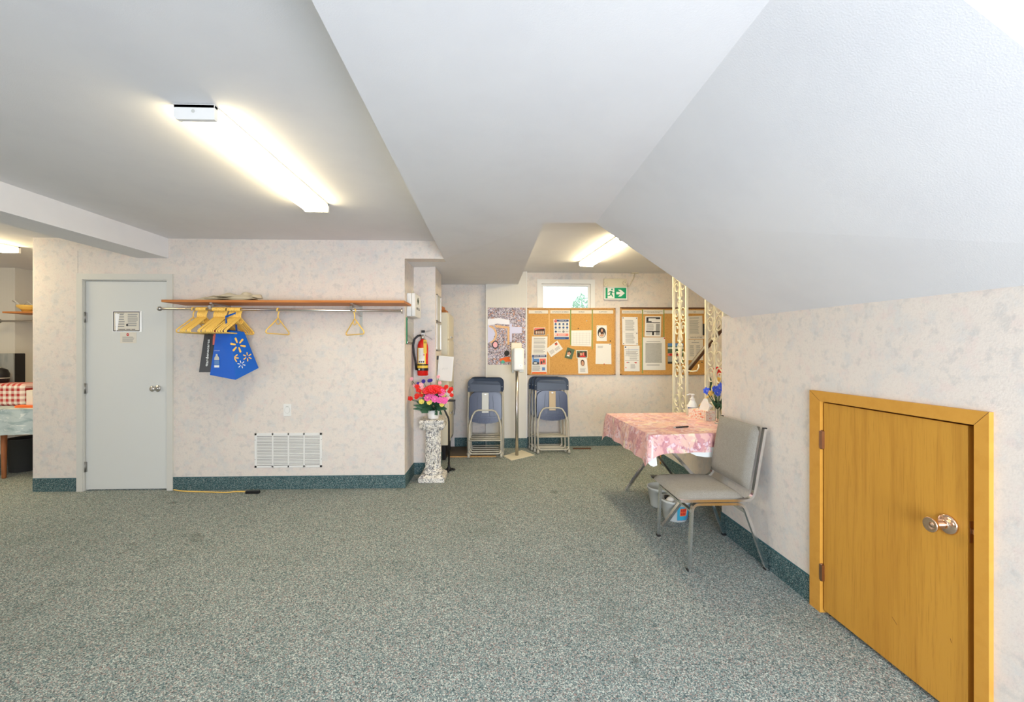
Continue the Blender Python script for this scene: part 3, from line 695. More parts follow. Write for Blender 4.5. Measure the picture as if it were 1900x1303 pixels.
b = MB().box(-.085, .085, -.03, .03, -(zt - zl) / 2, (zt - zl) / 2, WHITE, .006, Mr); b.build('case', t)
b = MB().box(-.07, .07, -.033, -.03, -(zt - zl) / 2 + .015, (zt - zl) / 2 - .012, PAPER, .001, Mr); b.tube([Mr @ Vector((a_, -.0335, z_)) for a_, z_ in ((-.03, -.012), (-.018, .008), (-.01, -.01), (.002, .01), (.012, -.008), (.02, .012), (.03, -.002))], .0016, GREYPL, 5); b.build('front_panel', t)
MB().box(XC2, -.68, 4.74, 4.78, zt - .04, zt + .004, DGREY).build('wall_bracket', t)

cab = (-1.2, -.63, 5.2, 5.8)
t = thing('filing_cabinet', 'tall cream filing cabinet standing in the niche behind the pier', 'filing cabinet', (-.9, 5.5, 0))
MB().box(cab[0], cab[1], cab[2], cab[3], .19, 1.838, CREAM, .004).build('body', t)
MB().box(cab[0], cab[1] - .03, cab[2] + .03, cab[3], 0, .19, BLACK).build('plinth', t)
for i in range(5):
    z0 = .21 + i * .325; dr = MB().box(cab[1], cab[1] + .012, cab[2] + .02, cab[3] - .02, z0, z0 + .305, CREAM, .003).build('drawer', t)
    MB().box(cab[1] + .012, cab[1] + .022, cab[2] + .2, cab[3] - .2, z0 + .02, z0 + .035, DSTEEL).build('handle', dr)
m = MB(); m.prism([(-.72, 5.32, 1.838), (-.665, 5.3, 1.838), (-.66, 5.5, 1.838), (-.70, 5.5, 1.838)], (0, 0, .04), SHELFW)
m.prism([(-.72, 5.34, 1.878), (-.70, 5.5, 1.878), (-.715, 5.5, 1.878)], (0, 0, .05), SHELFW)
tag(m.build('wooden_wedge'), 'small orange-brown wooden object on top of the filing cabinet', 'ornament')
m = MB().box(atZ(821, 840, 0).x, -.03, 5.38, 5.925, 0, .012, BROWN, .003).box(-.62, -.03, 5.365, 5.38, 0, .014, CORKF)
tag(m.build('floor_mat'), 'brown floor mat in the niche beside the filing cabinet', 'mat')
ws = atZ(1063, 833.5, 0); we = atZ(1097, 834, 0)
tag(MB().box(ws.x, we.x, ws.y - .02, ws.y + .02, 0, .014, DWOOD, .003).build('wood_strip'), 'short dark wooden strip on the carpet beside the right chair stack', 'strip')

# ------------------------------------------------------------------ marble pedestal, flowers, cane
pc = Vector((-.693, 4.46, 0))
t = thing('pedestal', 'black-veined white marble pedestal column beside the pier', 'pedestal', tuple(pc))
x, y = pc.x, pc.y; hb = .135
def frust(mb, h0_, h1_, z0, z1, m_):
    mb.raw([(x - h0_, y - h0_, z0), (x + h0_, y - h0_, z0), (x + h0_, y + h0_, z0), (x - h0_, y + h0_, z0), (x - h1_, y - h1_, z1), (x + h1_, y - h1_, z1), (x + h1_, y + h1_, z1), (x - h1_, y + h1_, z1)], [(3, 2, 1, 0), (4, 5, 6, 7), (0, 1, 5, 4), (1, 2, 6, 5), (2, 3, 7, 6), (3, 0, 4, 7)], m_)
b = MB(); b.box(x - hb, x + hb, y - hb, y + hb, 0, .05, MARBLE, .006); frust(b, .132, .105, .05, .075, MARBLE); b.lathe([(.108, .075), (.112, .085), (.108, .097), (.094, .104), (.096, .118), (.088, .126)], MARBLE, (x, y, 0), 28); b.build('base', t)
b = MB(); vs = []; fs = []; n = 40
for zz in (.12, .30, .535):
    for k_ in range(n):
        a = 2 * PI * k_ / n; r = .083 - .006 * (k_ % 2) - (.004 if zz > .5 else 0); vs.append((x + r * math.cos(a), y + r * math.sin(a), zz))
for i in range(2):
    for k_ in range(n): fs.append((i * n + k_, i * n + (k_ + 1) % n, (i + 1) * n + (k_ + 1) % n, (i + 1) * n + k_))
b.raw(vs, fs, MARBLE); b.build('shaft', t)
b = MB(); b.lathe([(.084, .52), (.092, .53), (.086, .54), (.1, .56), (.108, .575)], MARBLE, (x, y, 0), 28); b.box(x - .128, x + .128, y - .128, y + .128, .61, .645, MARBLE, .008); b.box(x - .112, x + .112, y - .105, y + .105, .575, .61, MARBLE, .004)
for sx_ in (-1, 1): b.lathe([(.036, -.115), (.036, .115)], MARBLE, (x + sx_ * .092, y, .575), 20, Matrix.Rotation(PI / 2, 4, 'X'))
for sx_ in (-1, 1): b.lathe([(.018, -.121), (.018, .121)], MARBLE, (x + sx_ * .092, y, .575), 14, Matrix.Rotation(PI / 2, 4, 'X'))
b.build('capital', t)
ft = .6455; fc_ = Vector((x + .005, y - .02, ft))
t = thing('flower_arrangement', 'artificial red, pink and yellow flowers in a white pot on pedestal', 'flowers', tuple(fc_))
POT = S('white_ribbed_ceramic', 226, 224, 220, rough=.35)
MB().lathe([(.05, 0), (.056, .004), (.060, .018), (.0585, .021), (.063, .036), (.0615, .039), (.066, .054), (.0645, .057), (.069, .074), (.074, .095), (.070, .095), (.062, .07), (.05, .02)], POT, fc_, 32).build('pot', t)
PINK = S('hot_pink_petal', 240, 110, 178, rough=.6); PINKL = S('pale_pink_petal', 246, 184, 192, rough=.6); REDF = S('scarlet_petal', 226, 46, 34, rough=.6); CORAL = S('coral_petal', 246, 62, 70, rough=.6)
YELF = S('pale_yellow_petal', 238, 222, 110, rough=.6); WHF = S('white_petal', 238, 232, 226, rough=.6); PURP = S('violet_petal', 66, 54, 150, rough=.6)
def bloom(c, r, m_, layers=3, per=7, face=(0, -1, .35), ctr=None, parent=None, name='flower', lab=None):
    c = Vector(c); mb = MB(); N_ = Vector(face).normalized(); M0 = N_.to_track_quat('Z', 'Y').to_matrix().to_4x4()
    for L_ in range(layers):
        f = 1 - L_ / (layers + .6); npet = max(4, int(per * (f + .2)))
        for i in range(npet):
            a = 2 * PI * (i + L_ * .5) / npet; tilt = math.radians(20 + 55 * L_ / max(layers - 1, 1))
            Mx = M0 @ Matrix.Rotation(a, 4, 'Z') @ Matrix.Rotation(-tilt, 4, 'Y') @ Matrix.Translation((r * f * .52, 0, r * .05 * L_))
            mb.ball(c, (r * f * .52, r * f * .34, r * .07), m_, 7, 5, Mx)
    mb.ball(c + N_ * r * .22, r * .2, ctr or m_, 7, 5)
    o = mb.build(name, parent); 
    if lab: o['label'] = lab
    return o
def fp(px, py, Y): return atY(px, py, Y)
# big coral dahlia: many narrow petals over a dome
dc = fp(805, 722, 4.38); mb = MB()
for i in range(150):
    ph = math.acos(1 - .95 * (i + .5) / 150); a = i * 2.39996; d_ = Vector((math.sin(ph) * math.cos(a), math.sin(ph) * math.sin(a), math.cos(ph)))
    Mx = d_.to_track_quat('Z', 'Y').to_matrix().to_4x4() @ Matrix.Translation((0, 0, .068)) @ Matrix.Rotation(i, 4, 'Z')
    Mx = Matrix.Diagonal((1.35, 1.1, .95, 1)) @ Mx
    mb.ball(dc + Vector((0, 0, -.045)), (.014, .007, .03), CORAL if i % 3 else REDF, 6, 4, Mx)
mb.build('large_bloom', t, 'large coral red bloom')
for (px, py, r, m_, Y, ct_) in [(794, 739, .036, PINK, 4.34, YELF), (807, 741, .034, PINK, 4.32, WHF), (819, 729, .036, PINK, 4.34, YELF), (816, 743, .033, PINK, 4.33, None), (824, 744, .035, PINK, 4.34, None), (801, 732, .028, PINK, 4.34, YELF), (797, 747, .026, YELF, 4.33, None),
                                 (790, 727, .024, PINKL, 4.35, YELF), (785, 728, .02, YELF, 4.37, None), (782, 746, .026, YELF, 4.35, None), (820, 751, .024, YELF, 4.34, None), (823, 734, .022, YELF, 4.38, None), (830, 740, .02, PINKL, 4.38, None), (774, 718, .024, REDF, 4.40, None), (776, 724, .022, REDF, 4.39, None), (774, 735, .026, REDF, 4.38, None), (782, 733, .022, REDF, 4.38, None),
                                 (779, 726, .02, REDF, 4.37, None), (773, 738, .02, REDF, 4.36, None), (757.5, 739.5, .02, REDF, 4.36, None), (762, 740, .022, REDF, 4.35, None), (828, 718.5, .022, REDF, 4.42, None), (824, 723, .02, REDF, 4.42, None), (837, 723, .024, REDF, 4.42, None), (834, 727, .02, REDF, 4.42, None), (838, 733.5, .02, REDF, 4.42, None), (826, 726, .018, WHF, 4.42, None), (831, 731, .022, WHF, 4.43, None), (835, 737, .016, WHF, 4.43, None), (838, 729, .016, WHF, 4.43, None),
                                 (776, 712, .016, PURP, 4.44, None), (786, 708, .02, PURP, 4.44, None), (797, 707, .02, PURP, 4.45, None), (800, 706, .017, PURP, 4.44, None), (770, 716, .02, PINKL, 4.44, None), (781, 715, .024, PINKL, 4.43, WHF), (783, 721, .02, PINKL, 4.42, None), (816, 711, .018, PINKL, 4.45, None), (764, 703.5, .018, PINKL, 4.40, None), (813.5, 699.5, .018, PINKL, 4.45, None)]:
    bloom(fp(px, py, Y), r * 1.25, m_, 3, 7, (rnd.uniform(-.3, .3), -1, rnd.uniform(.2, .6)), ct_, t)
ctr = fc_ + Vector((0, 0, .09))
def leaf(mb, base, tip, wd, m_, drop=.0):
    base = Vector(base); tip = Vector(tip); d_ = tip - base; s_ = d_.cross(Vector((0, 1, .2))).normalized() * wd; N_ = 6; vs = []
    for i in range(N_ + 1):
        u = i / N_; wq = math.sin(PI * min(1, u * .92 + .06)) ** .8; c_ = base + d_ * u + Vector((0, -.012 * math.sin(PI * u), -drop * u * u)); vs += [c_ - s_ * wq, c_ + Vector((0, .006, 0)), c_ + s_ * wq]
    fs = []
    for i in range(N_): a = i * 3; fs += [(a, a + 1, a + 4, a + 3), (a + 1, a + 2, a + 5, a + 4)]
    mb.raw(vs, fs, m_, True)
lv = MB()
for i in range(80):
    a = rnd.uniform(-2.7, -.3) if i % 3 else rnd.uniform(0, 2 * PI); rr = rnd.uniform(.06, .16); zz = rnd.uniform(-.03, .26)
    tip = ctr + Vector((math.cos(a) * rr * 1.15, math.sin(a) * rr * .6, zz)); bs = ctr + (tip - ctr) * .25 + Vector((0, 0, .02)); leaf(lv, bs, tip, rnd.uniform(.015, .03), LEAF if i % 4 else LEAFL, .02)
for (px, py, Y, wd) in ((780, 763, 4.34, .035), (800, 762, 4.33, .038), (790, 758, 4.33, .035), (806, 757, 4.32, .038), (812, 765, 4.34, .02), (812, 771, 4.36, .022), (767, 752, 4.37, .025), (766, 759, 4.38, .02), (772, 745, 4.4, .025), (822, 760, 4.37, .02)):
    leaf(lv, ctr + Vector((0, -.02, .02)), fp(px, py, Y), wd, LEAF, 0)
lv.build('leaves', t)
st_ = MB()
for (px, py, Y) in ((764, 706, 4.40), (813.5, 702, 4.45), (757.5, 741, 4.37), (837, 725, 4.43), (834, 736, 4.43), (774, 720, 4.42), (787, 711, 4.45), (799, 709, 4.45), (776, 715, 4.45), (831, 733, 4.44), (826, 722, 4.43), (764, 741, 4.37), (782, 749, 4.36), (820, 752, 4.36)):
    e_ = fp(px, py, Y); st_.tube([ctr + Vector((0, 0, -.05)), ctr.lerp(e_, .55) + Vector((0, 0, .02)), e_], .0028, LEAF, 5)
st_.build('stems', t)

cb = Vector((atZ(833, 874, 0).x, atZ(833, 874, 0).y, 0))
t = thing('walking_cane', 'black offset walking cane standing up beside the marble pedestal', 'cane', tuple(cb))
cy_ = cb.y
def cp_(px, py): return atY(px, py, cy_)
MB().tube([(cb.x, cy_, .035), (cb.x, cy_, cp_(833, 783).z), cp_(832, 776), cp_(823, 757), cp_(823, 748)], .0105, BLACK, 12).build('shaft', t)
MB().tube([cp_(820, 744.5), cp_(829, 743), cp_(845, 743.5)], [.012, .015, .012], DGREY, 10).build('handle_grip', t)
MB().tube([cp_(844, 745), cp_(844.5, 758), cp_(843, 771), cp_(842.5, 757), cp_(843, 746)], .003, BLACK, 6).build('wrist_strap', t)
f_ = MB(); f_.lathe([(.03, .01), (.026, .03), (.014, .05), (.0125, .1)], BLACK, (cb.x, cy_, 0), 16)
for a in (-.5, PI - .35, PI / 2 + .1):
    f_.tube([(cb.x, cy_, .03), (cb.x + .055 * math.cos(a), cy_ - .055 * math.sin(a), .012)], [.014, .011], BLACK, 8); f_.lathe([(.016, 0), (.016, .012), (.01, .02)], BLACK, (cb.x + .06 * math.cos(a), cy_ - .06 * math.sin(a), 0), 12)
f_.build('tripod_foot', t)

# ------------------------------------------------------------------ folded chairs
def make_folding():
    t = thing('folding_chair', 'x', 'folding chair', (0, 0, 0))
    for sx_ in (-1, 1):
        MB().tube([(sx_ * .228, 0, .012), (sx_ * .226, .0, .45), (sx_ * .218, .015, .94)], .0105, TUBE, 10).lathe([(.014, 0), (.014, .03), (.011, .035)], TUBE, (sx_ * .228, 0, 0), 12).build('back_leg', t)
    f = MB(); path = []
    for sx_ in (-1, 1):
        seq = [(sx_ * .205, -.155, .012), (sx_ * .203, -.10, .30), (sx_ * .200, -.085, .40), (sx_ * .165, -.07, .52), (sx_ * .13, -.062, .572), (sx_ * .09, -.06, .588)]
        path += seq if sx_ < 0 else list(reversed(seq))
    f.tube(path, .011, TUBE, 10); f.build('front_leg_frame', t)
    for sx_ in (-1, 1): MB().lathe([(.017, 0), (.016, .03), (.011, .045)], TUBE, (sx_ * .206, -.157, 0), 12).build('foot', t)
    f = MB(); f.tube([(-.203, -.125, .21), (.203, -.125, .21)], .01, TUBE, 8); f.build('upper_crossbar', t)
    f = MB(); f.tube([(-.203, -.150, .085), (-.19, -.152, .055), (-.17, -.153, .045), (.17, -.153, .045), (.19, -.152, .055), (.203, -.150, .085)], .009, TUBE, 8); f.build('lower_crossbar', t)
    f = MB(); f.tube([(-.226, 0, .19), (.226, 0, .19)], .008, TUBE, 8); f.tube([(-.226, 0, .07), (-.2, 0, .05), (.2, 0, .05), (.226, 0, .07)], .008, TUBE, 8); f.build('back_crossbars', t)
    # seat (folded upright): rounded outline
    out = []
    for i in range(9): a = PI - i * PI / 2 / 8; out.append((-.10 + .105 * math.cos(a), .735 + .085 * math.sin(a)))
    for i in range(9): a = PI / 2 - i * PI / 2 / 8; out.append((.10 + .105 * math.cos(a), .735 + .085 * math.sin(a)))
    out += [(.212, .50), (.205, .465), (.16, .435), (.08, .418), (0, .413), (-.08, .418), (-.16, .435), (-.205, .465), (-.212, .50)]
    s = MB(); s.prism([(px_, -.045, z) for px_, z in out], (0, .028, 0), CHAIRD)
    inner = [(px_ * .9, .62 + (z - .62) * .92) for px_, z in out]; s.prism([(px_, -.051, z) for px_, z in inner], (0, .006, 0), CHAIRD)
    for xx in (-.115, -.06, .06, .115):
        s.prism([(xx - .003 + (.02 if xx < 0 else -.02), -.056, .78), (xx + .003 + (.02 if xx < 0 else -.02), -.056, .78), (xx + .003, -.056, .50), (xx - .003, -.056, .50)], (0, .006, 0), CHAIRB)
    s.prism([(a_, -.053, z_) for a_, z_ in ((-.19, .51), (.19, .51), (.185, .475), (.14, .45), (.07, .436), (0, .431), (-.07, .436), (-.14, .45), (-.185, .475))], (0, .003, 0), CHAIRL).box(-.19, .19, -.056, -.05, .475, .481, CHAIRB).box(-.195, .195, -.056, -.05, .505, .509, CHAIRB)
    for xx in range(-5, 6): s.box(xx * .03 - .0015, xx * .03 + .0015, -.055, -.05, .435, .475, CHAIRB)
    s.build('seat', t)
    MB().box(-.044, .044, -.066, -.058, .555, .812, GREYPL, .002).box(-.012, .012, -.068, -.066, .785, .80, DSTEEL).disc((0, -.0665, .59), .005, DSTEEL, th=.002, n=8).disc((0, -.0665, .57), .005, DSTEEL, th=.002, n=8).build('seat_bracket', t)
    # backrest panel with wrapped corners
    out = [(-.232, .795), (-.232, .90)] + [(-.165 + .067 * math.cos(a), .905 + .065 * math.sin(a)) for a in [PI - i * PI / 12 for i in range(7)]] + [(.165 + .067 * math.cos(a), .905 + .065 * math.sin(a)) for a in [PI / 2 - i * PI / 12 for i in range(7)]] + [(.232, .90), (.232, .795)]
    out = [(a_, z_ + .032) for a_, z_ in out]; b = MB(); n = len(out)
    fr_ = [(px_, -.004 + .05 * (1 - (px_ / .232) ** 2) * .35, z) for px_, z in out]; bk = [(px_, .034, z) for px_, z in out]
    b.raw(fr_ + bk, [(i, (i + 1) % n, (i + 1) % n + n, i + n) for i in range(n)], CHAIRB)
    inn = [(px_ * .86, .006 + .05 * .35 * (1 - (px_ / .232) ** 2), .827 + (z - .827) * .80) for px_, z in out]
    b.raw(fr_ + inn, [(i, (i + 1) % n, (i + 1) % n + n, i + n) for i in range(n - 1)], CHAIRB); b.raw(inn, [list(range(n))], CHAIRB)
    b.raw([(px_, .034, z) for px_, z in out], [list(range(n))], CHAIRB)
    for sx_ in (-1, 1): b.disc((sx_ * .219, -.006, .89), .005, GREYPL, th=.003, n=8)
    b.build('backrest', t)
    return t
fch = make_folding(); LEAN = math.radians(-5.0)
labs = ['frontmost folded blue chair of the left stack, grey metal bracket showing', 'second folded blue chair from the front of the left stack', 'third folded blue chair from the front of the left stack', 'rearmost folded blue chair of the left stack, against the wall']
xs = atZ(900.5, 845, 0).x
for i in range(4):
    loc = (xs + .012 * (i == 0) * 0 + [0, .004, .012, .006][i], 5.445 + i * .118, 0)
    o = fch if i == 0 else dup(fch, loc)
    o.location = loc; o.rotation_euler = (LEAN, 0, [0, .01, -.008, .004][i]); tag(o, labs[i], 'folding chair', 'folded chairs in the left stack')
labs = ['frontmost folded blue chair of the right stack, beige metal bracket showing', 'middle folded blue chair of the right stack', 'rearmost folded blue chair of the right stack, shifted furthest left']
xs = atZ(1026, 840, 0).x
for i in range(3):
    o = dup(fch, (xs - .034 * i, 5.66 + i * .09, 0), (math.radians(-3.2), 0, 0), labs[i], 'folded chairs in the right stack')
    if i == 0:
        for ch in o.children:
            if ch.name.startswith('seat_bracket'):
                ch.data = ch.data.copy(); ch.data.materials[0] = S('tan_bracket', 190, 170, 138, rough=.5)

# sanitizer stand
sb_ = atZ(959, 846, 0); sX, sY = sb_.x, sb_.y
t = thing('sanitizer_stand', 'hand sanitizer dispenser on a steel pole stand between chair stacks', 'sanitizer stand', (sX, sY, 0))
q = [atZ(934, 847, 0), atZ(949, 855, 0), atZ(992, 845, 0), atZ(968, 836, 0)]
MB().prism(q, (0, 0, .006), CREAM).build('base_plate', t)
MB().lathe([(.021, .006), (.021, 1.12)], STEEL, (sX, sY, 0), 20).build('pole', t)
d0 = atY(948, 692, sY - .03); d1 = atY(976, 636, sY - .03)
MB().box(d0.x, d0.x + .14, sY - .035, sY - .012, d0.z + .02, d1.z, CREAM, .01).build('back_plate', t)
b = MB().box(d0.x + .025, d0.x + .165, sY - .15, sY - .035, d0.z + .03, d1.z - .07, WHITE, .024, seg=4); b.build('dispenser_body', t)
MB().box(d0.x + .008, d0.x + .04, sY - .10, sY - .03, d0.z, d1.z - .085, GREYPL, .012).build('side_cover', t)
MB().box(d0.x + .10, d0.x + .165, sY - .14, sY - .06, d0.z + .01, d0.z + .05, GREYPL, .008).build('nozzle', t)
MB().disc((d0.x + .12, sY - .152, d0.z + .095), .022, SIGNW, th=.003, rx=.03, n=20).disc((d0.x + .12, sY - .154, d0.z + .095), .004, DGREY, th=.001, n=8).build('badge', t)

# ------------------------------------------------------------------ poster and boards
POST = noisy('collage_print', [
    ('voronoi', 34, 0, U, .2, .8, srgb(128, 108, 104), .8), ('voronoi', 70, 0, (1, 1, 1.8), .6, .7, srgb(232, 226, 232), .8),
    ('voronoi', 95, 0, (1.6, 1, 1), .78, .84, srgb(50, 46, 54), .9), ('noise', 30, 3, U, .56, .62, srgb(206, 140, 92), .8), ('noise', 45, 3, U, .6, .66, srgb(96, 90, 130), .7)], rough=.4, base=srgb(176, 168, 186))
pr = []
for (u0, v0, u1, v1) in ((0, .88, .28, 1), (.29, .8, .5, 1), (.51, .86, .72, 1), (.73, .82, 1, 1)): pr.append(('r', u1 - .006, v0, u1, v1, INKD))
arc = lambda cx_, cy__, r, a0, a1, wq, m_: ('p', [(cx_ + r * math.cos(a0 + (a1 - a0) * i / 12), cy__ + r * .66 * math.sin(a0 + (a1 - a0) * i / 12)) for i in range(13)] + [(cx_ + (r + wq) * math.cos(a1 - (a1 - a0) * i / 12), cy__ + (r + wq) * .66 * math.sin(a1 - (a1 - a0) * i / 12)) for i in range(13)], m_)
GOLD = S('gold_print', 232, 186, 130, rough=.5); LAV = S('lavender_print', 214, 214, 240, rough=.5); PALE = S('pale_print', 244, 244, 250, rough=.5)
pr += [('p', [(0, .68), (.25, .72), (.58, .7), (.58, .78), (.3, .82), (0, .8)], PALE), ('r', .58, .40, .64, .72, LAV), ('r', .64, .55, .9, .66, LAV),
       ('p', [(0, .38), (.13, .42), (.2, .55), (.1, .68), (0, .7)], LAV), arc(.0, .53, .2, -PI / 2 * .8, PI / 2 * .9, .045, GOLD), ('p', [(.2, .655), (.56, .635), (.57, .67), (.2, .695)], GOLD), ('p', [(.52, .35), (.57, .35), (.57, .65), (.52, .65)], GOLD),
       ('p', [(.3, .10), (.5, .14), (.8, .12), (.8, .06), (.35, .05)], ORNG), ('e', .2, .35, .09, .07, DGREY), ('e', .5, .2, .07, .05, INKD), ('e', .2, .35, .06, .05, PINKL), ('e', .72, .06, .05, .03, DGREEN), ('e', .4, .05, .05, .03, GREEN), ('e', .62, .11, .04, .02, PAPER)]
sheet('poster', 'colourful photo collage poster on the white wall panel', 'poster', R4(905, 571, 975, 677), YP - .002, pr, m=POST, th=.002)

YF = YB - .018
def board(name, label, x0, y0, x1, y1, cols, heads, topm, greens, tapes):
    a = atY(x0, y1, YB); b = atY(x1, y0, YB); t = thing(name, label, 'notice board', (a.x, YB, a.z)); fw = .02
    MB().box(a.x + fw, b.x - fw, YB - .012, YB, a.z + fw, b.z - fw, CORK).build('cork_panel', t)
    for (nm, bx, mm) in (('frame_rail', (a.x, b.x, a.z, a.z + fw), CORKF), ('frame_rail', (a.x, b.x, b.z - fw, b.z), topm), ('frame_stile', (a.x, a.x + fw, a.z, b.z), CORKF), ('frame_stile', (b.x - fw, b.x, a.z, b.z), CORKF)):
        MB().box(bx[0], bx[1], YF - .006, YB, bx[2], bx[3], mm, .003).build(nm, t)
    for i, hx in enumerate(heads):
        (u0, u1, w0, w1, tx) = hx; p = atY(u0, w1, YF); q = atY(u1, w0, YF); mb = MB().box(p.x, q.x, YB - .016, YB - .012, p.z, q.z, PAPERW)
        rows = tx.split('\n')
        for j, rw in enumerate(rows):
            if rw: mb.text(rw, ((p.x + q.x) / 2, YB - .0165, (p.z + q.z) / 2 + ((len(rows) - 1) / 2 - j) * .019), (1, 0, 0), (0, 0, 1), .026 if len(rows) == 1 else .017, INKD, fit=min(q.x - p.x - .03, .0125 * len(rw) * 1.35))
        mb.build('heading_strip', t)
    for (tx_, ty0, ty1, mm) in tapes:
        p = atY(tx_, ty1, YF); q = atY(tx_, ty0, YF); MB().box(p.x - .007, p.x + .007, YB - .0135, YB - .012, p.z, q.z, mm).build('divider_tape', t)
    return t
TANT = S('tan_tape', 222, 184, 124, rough=.7)
board('notice_board', 'cork notice board under the window with poster and portrait cards', 978, 572, 1141.5, 696, 4,
      [(981, 1017, 576, 582, 'SOCIAL'), (1021, 1058, 576, 582, 'CHURCH & BIBLE'), (1060, 1098, 576, 582, 'WORLD'), (1100.5, 1138, 576, 582, 'SUPPORT')], CORKF, [], [(1019, 574, 693, TANT), (1059, 574, 640, TAPE), (1099, 574, 648, TAPE)])
board('notice_board', 'cork notice board with dark top rail partly behind the ironwork', 1150, 571, 1308, 696, 4,
      [(1154, 1191, 576, 582, 'CHILDREN & YOUTH CENTRE'), (1193.5, 1231, 575, 583, 'RELIGIOUS INSTRUCTION\nCOORDINATOR'), (1233, 1269, 576, 582, ''), (1272, 1306, 576, 582, 'AD'), (1276, 1308, 624, 629, 'NEWSLETTER')], DWOOD, [], [(1192.3, 574, 693, TAPE), (1232, 574, 640, TAPE)])
YQ = YB - .0145
sheet('group_photo', 'small dark photo of a group on the left cork board', 'photo', R4(990.5, 608, 1011.5, 622), YQ, [('r', .03, .05, .97, .85, HAIRP), ('p', [(.05, .6), (.3, .75), (.95, .85), (.95, .95), (.05, .95)], SALMON)] + [('e', .15 + .1 * i, .35, .035, .22, PAPERW if i % 2 else SKIN) for i in range(8)])
sheet('letter', 'printed letter pinned above the blue-headed flyer on the left board', 'paper', [(987, 624.5), (1016, 624.5), (1015, 660), (986, 660)], YQ, [('l', .12, .1, .88, .93, 12, INK)])
sheet('flyer', 'flyer with navy heading and orange foot at board lower left', 'flyer', [(986.5, 658.5), (1014.5, 658), (1015, 695), (986, 695)], YQ - .0025, [('r', .03, .86, .97, .99, NAVY), ('r', .14, .915, .5, .95, PAPER), ('r', .54, .915, .9, .95, PAPER), ('e', .1, .83, .05, .05, SKYB), ('r', .06, .5, .5, .8, SKYB), ('p', [(.06, .5), (.5, .5), (.5, .6), (.2, .68), (.06, .6)], DGREY), ('e', .25, .58, .12, .04, PAPER), ('r', .53, .5, .93, .8, SALMON), ('e', .65, .6, .06, .08, DGREY), ('e', .8, .65, .06, .08, DGREEN), ('l', .06, .18, .6, .46, 6, INK), ('r', .68, .2, .88, .36, SKYB), ('r', .03, .01, .97, .12, ORNG)])
cv = [('r', .16, .88, .97, .98, NAVY), ('t', 'COVID-19', .58, .93, .5, .075, PAPER), ('e', .13, .91, .1, .075, REDP), ('r', .06, .90, .2, .93, PAPER), ('l', .25, .83, .95, .87, 1, INK)]
for j, v in enumerate((.755, .585)):
    for u in (.13, .38, .63, .87): cv += [('e', u, v, .07, .052, NAVY), ('e', u, v, .025, .02, SKYB), ('l', u - .09, v - .1, u + .1, v - .065, 2, INK)]
cv += [('e', .13, .385, .07, .052, NAVY), ('l', .25, .35, .5, .43, 3, INK), ('e', .63, .385, .07, .052, DGREY), ('e', .63, .385, .025, .02, PAPER), ('l', .75, .35, .97, .43, 3, INK), ('r', .06, .17, .95, .29, SALMON), ('e', .13, .23, .055, .04, PAPER), ('l', .25, .19, .85, .27, 2, PAPER), ('r', .03, .01, .98, .12, NAVY), ('r', .1, .04, .75, .07, SKYB)]
sheet('health_poster', 'COVID-19 safety poster with rows of round navy symbols', 'poster', [(1027, 592.5), (1056, 592.5), (1056, 630), (1028, 630)], YQ, cv)
sheet('invitation', 'tilted white card with a small stamp picture, left board', 'card', [(1013, 648), (1034, 632), (1044.5, 647.5), (1022.5, 663)], YQ - .004, [('r', .70, .66, .9, .93, SKIN), ('r', .73, .7, .87, .82, REDP), ('r', .73, .82, .87, .9, INKD), ('l', .1, .2, .45, .6, 4, INK), ('l', .5, .2, .9, .5, 3, INK)])
sheet('calendar', 'landscape white calendar sheet in the third column of left board', 'calendar', [(1060, 613.5), (1097.5, 613), (1097, 643), (1060, 642)], YQ, [('r', .1 + .16 * i, .12, .105 + .16 * i, .88, INK) for i in range(6)] + [('r', .05, .1 + .14 * i, .95, .107 + .14 * i, INK) for i in range(6)])
sheet('portrait_card', 'white card with an oval portrait of a long-haired woman', 'card', [(1107, 604), (1126, 604), (1126, 633), (1107, 633)], YQ, [('e', .5, .53, .4, .34, INKD), ('e', .5, .42, .3, .2, PAPERW), ('e', .5, .62, .15, .2, HAIRP), ('e', .52, .68, .09, .1, SKIN), ('p', [(.6, .75), (.72, .5), (.66, .35), (.6, .5)], HAIRP), ('e', .5, .36, .2, .08, SKIN), ('e', .09, .94, .035, .025, REDP)])
sheet('blank_letter', 'mostly blank white letter at the right of left board', 'paper', [(1105.5, 638), (1134, 638), (1134.5, 676), (1105, 675.5)], YQ, [('l', .12, .78, .5, .9, 4, INK), ('e', .92, .97, .03, .02, NAVY)])
sheet('prayer_booklet', 'small green booklet with a woman\'s portrait pinned askew', 'booklet', [(1053, 644.5), (1066.5, 649), (1061, 667), (1047.5, 663.5)], YQ - .006, [('r', .12, .15, .8, .85, DGREEN), ('e', .42, .5, .24, .25, SKIN), ('e', .42, .62, .22, .14, HAIRP), ('e', .42, .52, .14, .13, SKIN), ('p', [(.2, .2), (.6, .2), (.55, .32), (.25, .32)], PAPER)], m=DGREEN, th=.008)
sheet('family_photo', 'colour photo of two people above the memorial card', 'photo', [(1069, 650), (1090, 650), (1090, 664.5), (1070, 664.5)], YQ - .003, [('r', .04, .06, .96, .9, DGREEN), ('e', .42, .5, .1, .22, SKIN), ('e', .65, .5, .1, .22, SALMON), ('e', .2, .4, .1, .3, HAIRP), ('e', .82, .5, .12, .35, HAIRP), ('e', .42, .75, .08, .1, HAIRP), ('e', .55, .2, .3, .12, REDP)])
